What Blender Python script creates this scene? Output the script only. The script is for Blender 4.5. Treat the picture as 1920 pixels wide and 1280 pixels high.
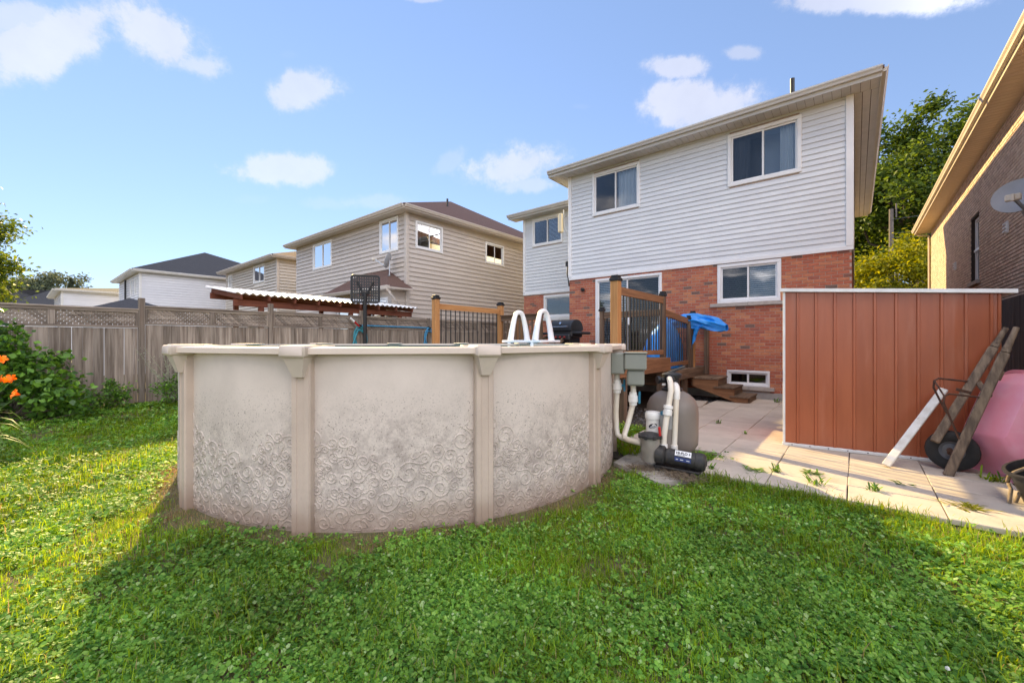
import bpy, math, random
import numpy as np
from mathutils import Vector, Matrix
random.seed(7); rng = np.random.default_rng(7)
for o in list(bpy.data.objects): bpy.data.objects.remove(o)
SC = bpy.context.scene
COL = SC.collection
R = math.radians
PI = math.pi

# ------------------------------------------------------------------ camera, sky, sun, exposure
CAM = Vector((0.062, -11.423, 1.42)); YAW = 39.77      # x runs along the back wall of the house, y into the house
cd = bpy.data.cameras.new('camera'); cam = bpy.data.objects.new('camera', cd); COL.objects.link(cam)
cam.location = CAM; cam.rotation_euler = (R(90), 0, R(YAW))
cd.sensor_width = 36; cd.lens = 774 / 1920 * 36; cd.clip_start = .05; cd.clip_end = 3000
SC.camera = cam
SUN_AZ = R(161.5)                                       # direction towards the sun in the ground plane (from the pool shadow)
SUN_EL = R(27.8)
sd = bpy.data.lights.new('sun', 'SUN'); sun = bpy.data.objects.new('sun', sd); COL.objects.link(sun)
sd.energy = 3.15; sd.angle = R(.55); sd.color = (1, .74, .33)
sv = Vector((math.cos(SUN_AZ) * math.cos(SUN_EL), math.sin(SUN_AZ) * math.cos(SUN_EL), math.sin(SUN_EL)))
sun.rotation_euler = sv.to_track_quat('Z', 'Y').to_euler(); sun.location = (-20, 10, 20)
SC.view_settings.view_transform = 'Standard'; SC.view_settings.look = 'None'
SC.view_settings.exposure = 1.83; SC.view_settings.gamma = 1
SC.view_settings.use_curve_mapping = False
SC.cycles.max_bounces = 8; SC.cycles.diffuse_bounces = 4; SC.cycles.glossy_bounces = 3; SC.cycles.transmission_bounces = 4; SC.cycles.transparent_max_bounces = 12
SC.cycles.caustics_reflective = False; SC.cycles.caustics_refractive = False; SC.cycles.use_denoising = True

def ray(px, py):                                        # photograph pixel (1920 wide) to a direction
    a = (px - 960) / 774; z = -(py - 638) / 774; c, s = math.cos(R(YAW)), math.sin(R(YAW))
    return Vector((a * c - s, a * s + c, z))

def make_world():
    w = bpy.data.worlds.new('World'); SC.world = w; w.use_nodes = True
    nt = w.node_tree; N = nt.nodes; L = nt.links; N.clear()
    out = N.new('ShaderNodeOutputWorld'); bg = N.new('ShaderNodeBackground')
    sky = N.new('ShaderNodeTexSky'); sky.sky_type = 'NISHITA'; sky.sun_disc = False
    sky.sun_elevation = SUN_EL; sky.sun_rotation = PI / 2 - SUN_AZ
    sky.dust_density = 0.0; sky.air_density = 1.0; sky.ozone_density = 2.4
    tc = N.new('ShaderNodeTexCoord')
    def math_(op, a, b=None, c=None, clamp=False):
        n = N.new('ShaderNodeMath'); n.operation = op; n.use_clamp = clamp
        for i, v in enumerate((a, b, c)):
            if v is None: continue
            if isinstance(v, (int, float)): n.inputs[i].default_value = v
            else: L.new(v, n.inputs[i])
        return n.outputs[0]
    def dot(v):
        n = N.new('ShaderNodeVectorMath'); n.operation = 'DOT_PRODUCT'; L.new(tc.outputs['Generated'], n.inputs[0]); n.inputs[1].default_value = v
        return n.outputs['Value']
    def noise(scale, detail, rough):
        n = N.new('ShaderNodeTexNoise'); n.inputs['Scale'].default_value = scale; n.inputs['Detail'].default_value = detail
        n.inputs['Roughness'].default_value = rough; L.new(tc.outputs['Generated'], n.inputs['Vector']); return n.outputs['Fac']
    nz = math_('ADD', math_('MULTIPLY', math_('SUBTRACT', noise(6, 9, .68), .5), 4.2), math_('MULTIPLY', math_('SUBTRACT', noise(20, 6, .68), .5), 2.0))
    clouds = [(95, 78, 140, 72, -.35, 1), (40, 30, 90, 40, 0, .9), (300, 70, 120, 60, .5, 1), (385, 125, 75, 32, .3, .9), (560, 172, 88, 46, -.2, .95),
              (520, 318, 112, 34, 0, .95), (985, 305, 125, 44, -.15, .95), (1005, 345, 85, 22, 0, .8), (845, 302, 38, 18, -.6, .6), (690, 376, 75, 20, 0, .6),
              (610, 380, 55, 16, 0, .5), (470, 372, 55, 15, 0, .35), (1300, 190, 135, 52, 0, 1), (1268, 123, 82, 28, 0, .95), (1392, 98, 42, 17, 0, .8),
              (1640, 2, 230, 30, 0, .9), (795, -4, 40, 9, 0, .8), (110, 512, 60, 22, 0, .4), (540, 101, 24, 10, 0, .3), (1086, 198, 24, 8, 0, .35), (175, 525, 50, 14, 0, .3)]
    items = [(ray(a, b).normalized(), a, b, c, d, e, f) for a, b, c, d, e, f in clouds]
    mask = None
    for c, px_, py_, w_, h_, rot, amt in items:         # each cloud is an ellipse in directions about its centre
        e1 = ray(px_ + w_ * math.cos(rot), py_ + w_ * math.sin(rot)).normalized() - c; e2 = ray(px_ + h_ * math.sin(rot), py_ - h_ * math.cos(rot)).normalized() - c
        e1 -= c * c.dot(e1); e2 -= c * c.dot(e2); g11, g12, g22 = e1.dot(e1), e1.dot(e2), e2.dot(e2); det = g11 * g22 - g12 * g12
        r2 = (e1 * g22 - e2 * g12) / det; u2 = (e2 * g11 - e1 * g12) / det; sx = sy = 1
        du = dot(tuple(r2 / sx)); dv = dot(tuple(u2 / sy)); fr = dot(tuple(c))
        dist = math_('SQRT', math_('ADD', math_('MULTIPLY', du, du), math_('MULTIPLY', dv, dv)))
        m = math_('MULTIPLY', math_('SUBTRACT', 1.12, dist), 1.7)
        m = math_('ADD', m, nz)
        m = math_('MULTIPLY', m, math_('GREATER_THAN', fr, 0))
        m = math_('SMOOTH_MIN', math_('MULTIPLY', math_('MAXIMUM', m, 0), amt), amt, .3)
        mask = m if mask is None else math_('MAXIMUM', mask, m)
    mp = N.new('ShaderNodeMapRange'); mp.interpolation_type = 'SMOOTHSTEP'; L.new(mask, mp.inputs[0])
    mp.inputs[1].default_value = 0; mp.inputs[2].default_value = 1.7; mp.inputs[3].default_value = 0; mp.inputs[4].default_value = 1
    # unseen cloud added overhead and behind the camera to fill the shaded faces
    sp = N.new('ShaderNodeSeparateXYZ'); L.new(tc.outputs['Generated'], sp.inputs[0]); zc = math_('ADD', math_('MAXIMUM', sp.outputs[2], 0), .12)
    cx = N.new('ShaderNodeCombineXYZ'); L.new(math_('DIVIDE', sp.outputs[0], zc), cx.inputs[0]); L.new(math_('DIVIDE', sp.outputs[1], zc), cx.inputs[1])
    n3 = N.new('ShaderNodeTexNoise'); n3.inputs['Scale'].default_value = 1.1; n3.inputs['Detail'].default_value = 6; n3.inputs['Roughness'].default_value = .55; L.new(cx.outputs[0], n3.inputs['Vector'])
    fw = dot((-math.sin(R(YAW)), math.cos(R(YAW)), 0)); lf = dot((math.cos(R(YAW)), math.sin(R(YAW)), 0)); el = sp.outputs[2]
    m3 = N.new('ShaderNodeMapRange'); m3.interpolation_type = 'SMOOTHSTEP'; L.new(n3.outputs['Fac'], m3.inputs[0]); m3.inputs[1].default_value = .48; m3.inputs[2].default_value = .64
    o3 = N.new('ShaderNodeMapRange'); o3.interpolation_type = 'SMOOTHSTEP'; L.new(math_('SUBTRACT', fw, math_('MULTIPLY', el, .72)), o3.inputs[0]); o3.inputs[1].default_value = .12; o3.inputs[2].default_value = -.05
    side = N.new('ShaderNodeMapRange'); L.new(math_('SUBTRACT', math_('ABSOLUTE', lf), math_('MULTIPLY', fw, 1.35)), side.inputs[0]); side.inputs[1].default_value = 0; side.inputs[2].default_value = .15
    more = math_('MULTIPLY', math_('MULTIPLY', m3.outputs[0], math_('MAXIMUM', o3.outputs[0], side.outputs[0])), math_('GREATER_THAN', el, .02))
    allc = math_('POWER', math_('MAXIMUM', mp.outputs[0], more), 1.5)
    cl = N.new('ShaderNodeMix'); cl.data_type = 'RGBA'; L.new(allc, cl.inputs['Factor'])
    # pale haze low down comes with the sky model; clouds are near white
    tn = N.new('ShaderNodeMix'); tn.data_type = 'RGBA'; tn.blend_type = 'MULTIPLY'; tn.inputs[0].default_value = 1; tn.inputs[7].default_value = (.70, .80, 1.03, 1)
    gm = N.new('ShaderNodeGamma'); gm.inputs[1].default_value = .55; L.new(sky.outputs[0], gm.inputs[0]); L.new(gm.outputs[0], tn.inputs[6])      # evens the sky out, as in the photograph
    L.new(tn.outputs[2], cl.inputs[6]); 
    ds = N.new('ShaderNodeMapRange'); ds.interpolation_type = 'SMOOTHSTEP'; L.new(dot((math.cos(SUN_AZ), math.sin(SUN_AZ), 0)), ds.inputs[0]); ds.inputs[1].default_value = .35; ds.inputs[2].default_value = -.35; ds.inputs[3].default_value = 2.75; ds.inputs[4].default_value = 19
    lum = math_('MULTIPLY', ds.outputs[0], math_('ADD', .82, math_('MULTIPLY', noise(11, 6, .6), .36)))     # clouds away from the sun brightened for fill, those near it kept dim
    cc = N.new('ShaderNodeCombineColor'); L.new(lum, cc.inputs[0]); L.new(math_('MULTIPLY', lum, .935), cc.inputs[1]); L.new(math_('MULTIPLY', lum, .92), cc.inputs[2]); L.new(cc.outputs[0], cl.inputs[7])
    L.new(cl.outputs[2], bg.inputs[0]); bg.inputs[1].default_value = .118
    L.new(bg.outputs[0], out.inputs[0])
make_world()

# ------------------------------------------------------------------ materials
M = {}
def mat(name, col, rough=.6, col2=None, scale=8, stretch=(1, 1, 1), amt=1.0, bump=0, bscale=None, metal=0, rand=0, spec=.4, detail=6, island=False,
        dirt=None, sheen=0, coat=0, lo=.3, hi=.7, trans=None):
    m = bpy.data.materials.new(name); m.use_nodes = True; nt = m.node_tree; N = nt.nodes; L = nt.links
    b = N['Principled BSDF']; b.inputs['Roughness'].default_value = rough; b.inputs['Metallic'].default_value = metal
    b.inputs['Specular IOR Level'].default_value = spec; b.inputs['Coat Weight'].default_value = coat
    tc = N.new('ShaderNodeTexCoord'); mp = N.new('ShaderNodeMapping'); mp.inputs['Scale'].default_value = stretch
    L.new(tc.outputs['Object'], mp.inputs['Vector'])
    oi = N.new('ShaderNodeObjectInfo')
    sc = N.new('ShaderNodeVectorMath'); sc.operation = 'SCALE'; sc.inputs[0].default_value = (37, 53, 71); L.new(oi.outputs['Random'], sc.inputs['Scale'])
    L.new(sc.outputs[0], mp.inputs['Location'])
    def noise(s, d=detail, r=.6):
        n = N.new('ShaderNodeTexNoise'); n.inputs['Scale'].default_value = s; n.inputs['Detail'].default_value = d; n.inputs['Roughness'].default_value = r
        L.new(mp.outputs[0], n.inputs['Vector']); return n.outputs['Fac']
    def ramp(f, a, bb):
        n = N.new('ShaderNodeMapRange'); n.interpolation_type = 'SMOOTHSTEP'; L.new(f, n.inputs[0]); n.inputs[1].default_value = a; n.inputs[2].default_value = bb; return n.outputs[0]
    def mixc(f, a, c2, typ='MIX'):
        n = N.new('ShaderNodeMix'); n.data_type = 'RGBA'; n.blend_type = typ
        if isinstance(f, (int, float)): n.inputs[0].default_value = f
        else: L.new(f, n.inputs[0])
        for i, v in ((6, a), (7, c2)):
            if isinstance(v, tuple): n.inputs[i].default_value = v if len(v) == 4 else v + (1,)
            else: L.new(v, n.inputs[i])
        return n.outputs[2]
    c = tuple(col)
    if col2:
        f = ramp(noise(scale), lo, hi)
        if amt != 1: k = N.new('ShaderNodeMath'); k.operation = 'MULTIPLY'; L.new(f, k.inputs[0]); k.inputs[1].default_value = amt; f = k.outputs[0]
        c = mixc(f, c, tuple(col2))
    if rand or island:
        a = N.new('ShaderNodeMath'); a.operation = 'ADD'; L.new(oi.outputs['Random'], a.inputs[0])
        g = N.new('ShaderNodeNewGeometry'); L.new(g.outputs['Random Per Island'], a.inputs[1])
        fr = N.new('ShaderNodeMath'); fr.operation = 'FRACT'; L.new(a.outputs[0], fr.inputs[0])
        rv = fr.outputs[0]
        if isinstance(island, (list, tuple)):
            cr = N.new('ShaderNodeValToRGB'); cr.color_ramp.interpolation = 'LINEAR'
            el = cr.color_ramp.elements
            while len(el) < len(island): el.new(.5)
            for e, (p, cc) in zip(el, island): e.position = p; e.color = tuple(cc) + (1,)
            L.new(rv, cr.inputs[0]); c = mixc(1.0, c, cr.outputs[0], 'MULTIPLY')
        if rand:
            v = N.new('ShaderNodeMapRange'); L.new(rv, v.inputs[0]); v.inputs[3].default_value = 1 - rand; v.inputs[4].default_value = 1 + rand
            h = N.new('ShaderNodeHueSaturation')
            if isinstance(c, tuple): h.inputs['Color'].default_value = c + (1,)
            else: L.new(c, h.inputs['Color'])
            L.new(v.outputs[0], h.inputs['Value']); c = h.outputs[0]
    for d in (dirt or []):                              # (colour, scale, lo, hi, strength)
        f = ramp(noise(d[1], 8, .68), d[2], d[3]); k = N.new('ShaderNodeMath'); k.operation = 'MULTIPLY'; L.new(f, k.inputs[0]); k.inputs[1].default_value = d[4]
        c = mixc(k.outputs[0], c, tuple(d[0]))
    if isinstance(c, tuple): b.inputs['Base Color'].default_value = c + (1,)
    else: L.new(c, b.inputs['Base Color'])
    if bump:
        bn = N.new('ShaderNodeBump'); bn.inputs['Strength'].default_value = bump; bn.inputs['Distance'].default_value = .01
        L.new(noise(bscale or scale), bn.inputs['Height']); L.new(bn.outputs[0], b.inputs['Normal'])
    if trans:                                           # light passing through leaves and blades
        t = N.new('ShaderNodeBsdfTranslucent'); ms = N.new('ShaderNodeMixShader'); ms.inputs[0].default_value = trans
        if isinstance(c, tuple): t.inputs[0].default_value = c + (1,)
        else:
            hs = N.new('ShaderNodeHueSaturation'); hs.inputs['Hue'].default_value = .47; hs.inputs['Value'].default_value = 1.5; hs.inputs['Saturation'].default_value = 1.1
            L.new(c, hs.inputs['Color']); L.new(hs.outputs[0], t.inputs[0])
        L.new(b.outputs[0], ms.inputs[1]); L.new(t.outputs[0], ms.inputs[2]); L.new(ms.outputs[0], N['Material Output'].inputs[0])
    M[name] = m
    return m
def wood(name, col, col2, axis, rough=.8, rand=.18, dirt=None, bump=.5):
    st = [14, 14, 14]; st[axis] = .7
    return mat(name, col, rough, col2, 1.6, tuple(st), bump=bump, bscale=2.5, rand=rand, dirt=dirt, spec=.2)
GREY1, GREY2 = (.19, .165, .145), (.085, .07, .06)
for i, a in enumerate('xyz'):
    wood('fence_wood_' + a, (.36, .30, .25), (.16, .125, .10), i, rand=.30, dirt=[((.19, .135, .10), .9, .5, .75, .6), ((.06, .05, .045), 2.5, .62, .7, .7)])
    wood('old_deck_wood_' + a, (.22, .15, .10), (.10, .07, .05), i, rand=.15)
    wood('deck_wood_' + a, (.33, .17, .085), (.19, .095, .05), i, rand=.12)
    wood('new_post_wood_' + a, (.54, .28, .11), (.38, .18, .07), i, rand=.08)
    wood('redwood_' + a, (.23, .085, .05), (.14, .05, .035), i, rand=.1)
    wood('dark_fence_wood_' + a, (.05, .042, .038), (.025, .021, .02), i, rand=.2)
wood('barrow_wood', (.26, .19, .13), (.11, .08, .06), 2, rand=.1, dirt=[((.4, .33, .25), 3, .55, .8, .6)])
mat('white_siding', (.71, .73, .745), .42, (.655, .67, .69), 1.5, rand=.025, dirt=[((.6, .58, .55), .8, .55, .85, .25)], spec=.35)
mat('tan_siding', (.56, .50, .44), .45, (.52, .46, .405), 1.5, rand=.04, spec=.35)
mat('far_tan_siding', (.58, .53, .46), .5, (.54, .49, .43), 1.5, rand=.03)
mat('far_white_siding', (.74, .74, .76), .5, (.7, .7, .72), 1.5, rand=.02)
mat('white_vinyl', (.82, .82, .82), .35, (.76, .76, .76), 3, rand=.02)
mat('white_trim', (.74, .73, .71), .4, (.66, .64, .6), 4)
mat('tan_trim', (.56, .50, .44), .4, (.52, .46, .4), 4)
mat('eave_metal', (.55, .53, .49), .4, (.48, .46, .43), 2, dirt=[((.25, .23, .2), 3, .6, .9, .4)])
mat('soffit_metal', (.56, .53, .49), .5, (.5, .48, .44), 3, rand=.03)
mat('warm_soffit', (.60, .47, .34), .5, (.54, .42, .3), 3, rand=.03)
mat('warm_trim', (.64, .53, .4), .45, (.57, .47, .36), 3)
mat('brown_shingle', (.155, .09, .07), .95, (.085, .05, .042), 40, (1, 1, 3), rand=.0, bump=.6, dirt=[((.2, .12, .09), 5, .5, .8, .6)])
mat('grey_shingle', (.075, .077, .085), .95, (.04, .041, .047), 40, (1, 1, 3), bump=.6, dirt=[((.11, .11, .12), 5, .5, .8, .5)])
mat('mortar', (.50, .40, .34), .95, (.40, .31, .26), 30, bump=.5)
mat('joint_shade_mortar', (.07, .055, .045), .95, (.05, .04, .033), 30, bump=.5)  # shadow of the deep raked joints put into the mortar colour
mat('red_brick', (1, 1, 1), .9, (.82, .78, .76), 25, bump=.6, bscale=60, spec=.15,
    island=[(0, (.52, .175, .105)), (.35, (.45, .145, .09)), (.62, (.55, .205, .115)), (.80, (.62, .27, .14)), (.92, (.42, .145, .10)), (.955, (.24, .14, .11)), (1, (.21, .15, .125))])
mat('tan_brick', (1, 1, 1), .9, (.85, .83, .8), 25, bump=.6, bscale=60, spec=.15,
    island=[(0, (.70, .54, .43)), (.4, (.78, .61, .50)), (.7, (.60, .45, .36)), (1, (.82, .66, .54))])
mat('stone_sill', (.47, .42, .37), .85, (.36, .32, .28), 12, bump=.4, dirt=[((.2, .17, .14), 4, .55, .8, .5)])
mat('concrete', (.42, .385, .34), .9, (.33, .30, .26), 9, bump=.5, bscale=40, dirt=[((.18, .15, .12), 3, .55, .8, .5)])
mat('foundation', (.40, .38, .35), .9, (.3, .28, .26), 5, bump=.4, bscale=30)
mat('paver', (.545, .475, .395), .85, (.47, .405, .335), 2.2, bump=.25, bscale=70, rand=.07, dirt=[((.33, .27, .21), 1.6, .5, .75, .6), ((.26, .2, .15), 14, .58, .75, .5)], spec=.25)
mat('room_dark', (.05, .05, .055), .9)
mat('room_grey', (.6, .62, .65), .9)
mat('curtain', (.93, .94, .95), .9, (.8, .82, .84), 6, (5, 5, .2))
mat('sheer', (.62, .65, .66), .9, (.45, .48, .5), 5, (5, 5, .2))
mat('blind', (.85, .83, .8), .6)
mat('blind_dark', (.8, .8, .8), .6)
mat('black_plastic', (.018, .018, .02), .42, (.03, .03, .032), 8)
mat('black_metal', (.016, .016, .017), .5)
mat('grill_black', (.02, .021, .023), .35, (.03, .03, .032), 5)
mat('chrome', (.7, .7, .7), .25, metal=1)
mat('red_knob', (.25, .03, .03), .4)
mat('galvanised', (.45, .47, .5), .4, (.35, .37, .4), 5, metal=.6)
mat('dish_grey', (.42, .44, .47), .45, (.36, .38, .41), 3)
mat('dish_cream', (.62, .58, .5), .5)
mat('antenna_cream', (.66, .60, .45), .5)
mat('pole_wood', (.2, .17, .15), .9, (.13, .11, .1), 4, (8, 8, .5))
mat('wire', (.1, .1, .1), .6)
mat('white_plastic', (.84, .85, .86), .35, (.8, .81, .83), 4)
mat('pale_blue_plastic', (.45, .62, .75), .4)
mat('blue_handle', (.02, .17, .28), .4)
mat('hose_blue', (.04, .2, .4), .4, (.06, .27, .45), 4)
mat('hose_teal', (.05, .27, .34), .4)
mat('pvc', (.74, .69, .6), .4, (.68, .58, .45), 3, (1, 1, 1), dirt=[((.5, .38, .25), 4, .55, .8, .45)])
mat('pvc_white', (.80, .78, .75), .38, (.74, .7, .64), 5)
mat('tank_taupe', (.205, .175, .152), .42, (.18, .152, .132), 3, dirt=[((.27, .23, .195), 2, .55, .9, .3)])
mat('skimmer_green', (.25, .26, .225), .45, (.22, .23, .2), 3)
mat('clear_grey', (.33, .33, .33), .3, (.25, .25, .25), 5)
mat('pot_grey', (.33, .30, .26), .3, (.24, .21, .18), 5)
mat('pump_black', (.022, .022, .024), .55, (.05, .045, .04), 20, dirt=[((.14, .12, .1), 9, .58, .75, .5)])
mat('label_white', (.8, .8, .8), .5)
mat('label_blue', (.03, .05, .16), .5)
mat('ink', (.01, .01, .015), .6)
mat('tarp', (.01, .24, .78), .36, (.03, .33, .85), 3, bump=.5, bscale=9, spec=.5)
mat('tyre', (.02, .02, .021), .75, (.032, .031, .03), 12, bump=.3)
mat('rim_grey', (.13, .135, .15), .45, (.09, .09, .1), 8, dirt=[((.2, .1, .06), 10, .6, .8, .4)])
mat('rust', (.11, .05, .03), .8, (.05, .03, .025), 20)
mat('tray_pink', (.78, .27, .34), .45, (.80, .34, .42), 2.5, dirt=[((.82, .5, .55), 1.6, .45, .8, .55), ((.75, .5, .5), 18, .62, .75, .25)], spec=.35)
mat('red_can', (.5, .02, .02), .4)
mat('shed_panel', (.40, .115, .05), .28, (.33, .09, .04), 1.2, (5, 5, .6), rand=.05, dirt=[((.45, .20, .13), 1.0, .5, .8, .6), ((.27, .085, .045), 5, .58, .8, .4)], spec=.5, bump=.06, bscale=3)
mat('shed_trim', (.78, .77, .75), .4, (.68, .66, .63), 6)
mat('peeling_white', (.74, .72, .68), .7, (.6, .56, .5), 10, dirt=[((.35, .27, .2), 12, .6, .72, .7)])
mat('corrugated_white', (.82, .82, .82), .4, (.75, .75, .75), 3)
mat('rope', (.25, .19, .13), .9, (.16, .12, .08), 40)
mat('stone', (.17, .165, .165), .9, (.1, .1, .1), 20, rand=.45)
mat('dead_leaf', (.22, .12, .06), .9, rand=.4)
mat('soil', (.085, .066, .048), .95, (.05, .042, .03), 7, bump=.6)
mat('bark', (.16, .125, .10), .95, (.08, .062, .05), 5, (6, 6, 1), bump=.8)
mat('maple_leaf', (.062, .118, .024), .55, rand=.45, trans=.4, spec=.25, island=[(0, (1, 1, 1)), (.6, (1.15, 1.05, .8)), (1, (1.5, 1.25, .7))])
mat('yellow_leaf', (.21, .24, .025), .55, rand=.4, trans=.45, spec=.25, island=[(0, (.7, .8, .8)), (1, (1.25, 1.1, .6))])
mat('bush_leaf', (.10, .215, .035), .45, rand=.45, trans=.3, spec=.4, island=[(0, (.8, .9, 1.1)), (1, (1.3, 1.2, .8))])
mat('near_tree_leaf', (.10, .165, .03), .45, rand=.4, trans=.4, spec=.4, island=[(0, (.8, .9, .9)), (1, (1.3, 1.1, .7))])
mat('far_leaf', (.10, .125, .07), .7, rand=.35, trans=.3)
mat('lily_leaf', (.12, .2, .05), .5, trans=.3)
mat('lily_orange', (.85, .26, .015), .5, rand=.12, trans=.3)
mat('twig', (.2, .15, .1), .9)
mat('pale_stalk', (.34, .36, .24), .8, rand=.2)
mat('water', (.03, .16, .2), .05, spec=.5)
mat('liner', (.05, .25, .4), .5)
mat('asphalt', (.05, .05, .05), .9)

def glass(name, tint, refl):
    m = bpy.data.materials.new(name); m.use_nodes = True; N = m.node_tree.nodes; L = m.node_tree.links; N.remove(N['Principled BSDF'])
    t = N.new('ShaderNodeBsdfTransparent'); t.inputs[0].default_value = tint + (1,); g = N.new('ShaderNodeBsdfGlossy'); g.inputs['Roughness'].default_value = .015
    lw = N.new('ShaderNodeFresnel'); lw.inputs[0].default_value = 1.5; ad = N.new('ShaderNodeMath'); ad.operation = 'ADD'; ad.use_clamp = True
    L.new(lw.outputs[0], ad.inputs[0]); ad.inputs[1].default_value = refl
    tcx = N.new('ShaderNodeTexCoord'); nz = N.new('ShaderNodeTexNoise'); nz.inputs['Scale'].default_value = 1.3; L.new(tcx.outputs['Object'], nz.inputs['Vector'])
    bp = N.new('ShaderNodeBump'); bp.inputs['Strength'].default_value = .05; bp.inputs['Distance'].default_value = .02; L.new(nz.outputs[0], bp.inputs['Height']); L.new(bp.outputs[0], g.inputs['Normal'])
    ms = N.new('ShaderNodeMixShader'); L.new(ad.outputs[0], ms.inputs[0]); L.new(t.outputs[0], ms.inputs[1]); L.new(g.outputs[0], ms.inputs[2])
    L.new(ms.outputs[0], N['Material Output'].inputs[0]); M[name] = m
glass('window_glass', (.85, .88, .9), .06); glass('screen_glass', (.52, .53, .55), .02)

def pool_wall_mat(name, base, grime, speck=1.0):
    m = bpy.data.materials.new(name); m.use_nodes = True; N = m.node_tree.nodes; L = m.node_tree.links; b = N['Principled BSDF']
    b.inputs['Roughness'].default_value = .55; b.inputs['Specular IOR Level'].default_value = .3
    tc = N.new('ShaderNodeTexCoord'); sp = N.new('ShaderNodeSeparateXYZ'); L.new(tc.outputs['Object'], sp.inputs[0])
    def noise(s, d=8, r=.65, st=None):
        n = N.new('ShaderNodeTexNoise'); n.inputs['Scale'].default_value = s; n.inputs['Detail'].default_value = d; n.inputs['Roughness'].default_value = r
        if st:
            mp = N.new('ShaderNodeMapping'); mp.inputs['Scale'].default_value = st; L.new(tc.outputs['Object'], mp.inputs[0]); L.new(mp.outputs[0], n.inputs['Vector'])
        else: L.new(tc.outputs['Object'], n.inputs['Vector'])
        return n.outputs['Fac']
    def mr(f, a, bb, c=0, d=1):
        n = N.new('ShaderNodeMapRange'); n.interpolation_type = 'SMOOTHSTEP'; L.new(f, n.inputs[0])
        for i, v in zip((1, 2, 3, 4), (a, bb, c, d)): n.inputs[i].default_value = v
        return n.outputs[0]
    def ma(op, a, c2, cl=True):
        n = N.new('ShaderNodeMath'); n.operation = op; n.use_clamp = cl
        for i, v in enumerate((a, c2)):
            if isinstance(v, (int, float)): n.inputs[i].default_value = v
            else: L.new(v, n.inputs[i])
        return n.outputs[0]
    def mix(f, a, c2):
        n = N.new('ShaderNodeMix'); n.data_type = 'RGBA'; L.new(f, n.inputs[0])
        for i, v in ((6, a), (7, c2)):
            if isinstance(v, tuple): n.inputs[i].default_value = v + (1,)
            else: L.new(v, n.inputs[i])
        return n.outputs[2]
    z = sp.outputs['Z']
    c = mix(mr(noise(2.2), .35, .7), base, tuple(x * .88 for x in base))
    zone = mr(ma('ADD', z, ma('MULTIPLY', ma('SUBTRACT', noise(1.6, 4), .5, False), .9, False), False), .45, 1.05, 1, 0)
    c = mix(ma('MULTIPLY', ma('MULTIPLY', zone, mr(noise(8, 14, .82), .42, .60)), .5 * grime), c, (.25, .20, .175))
    c = mix(ma('MULTIPLY', mr(noise(75, 4, .65), .575, .66), ma('MULTIPLY', ma('MULTIPLY', mr(noise(3.1), .30, .55), mr(z, 1.15, .85)), speck)), c, (.19, .155, .13))   # speckled mould
    c = mix(ma('MULTIPLY', ma('MULTIPLY', mr(noise(40, 9, .75), .56, .68), zone), .6 * grime), c, (.17, .14, .125))
    foot = mr(ma('ADD', z, ma('MULTIPLY', ma('SUBTRACT', noise(4, 5), .5, False), .3, False), False), .02, .3, 1, 0)
    c = mix(ma('MULTIPLY', foot, .62), c, (.25, .16, .105))
    L.new(c, b.inputs['Base Color'])
    bn = N.new('ShaderNodeBump'); bn.inputs['Strength'].default_value = .25; bn.inputs['Distance'].default_value = .004; L.new(noise(60, 5), bn.inputs['Height']); L.new(bn.outputs[0], b.inputs['Normal'])
    M[name] = m
pool_wall_mat('pool_wall', (.65, .56, .485), 1.25); pool_wall_mat('pool_scroll', (.61, .525, .45), .9)
pool_wall_mat('pool_post', (.55, .44, .355), .2, .15)
mat('pool_rail', (.66, .555, .46), .42, (.62, .52, .43), 3, dirt=[((.36, .3, .25), 8, .62, .8, .3)])
mat('pool_cap', (.62, .52, .435), .5, (.57, .48, .40), 5, dirt=[((.3, .26, .22), 12, .62, .8, .3)])

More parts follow.
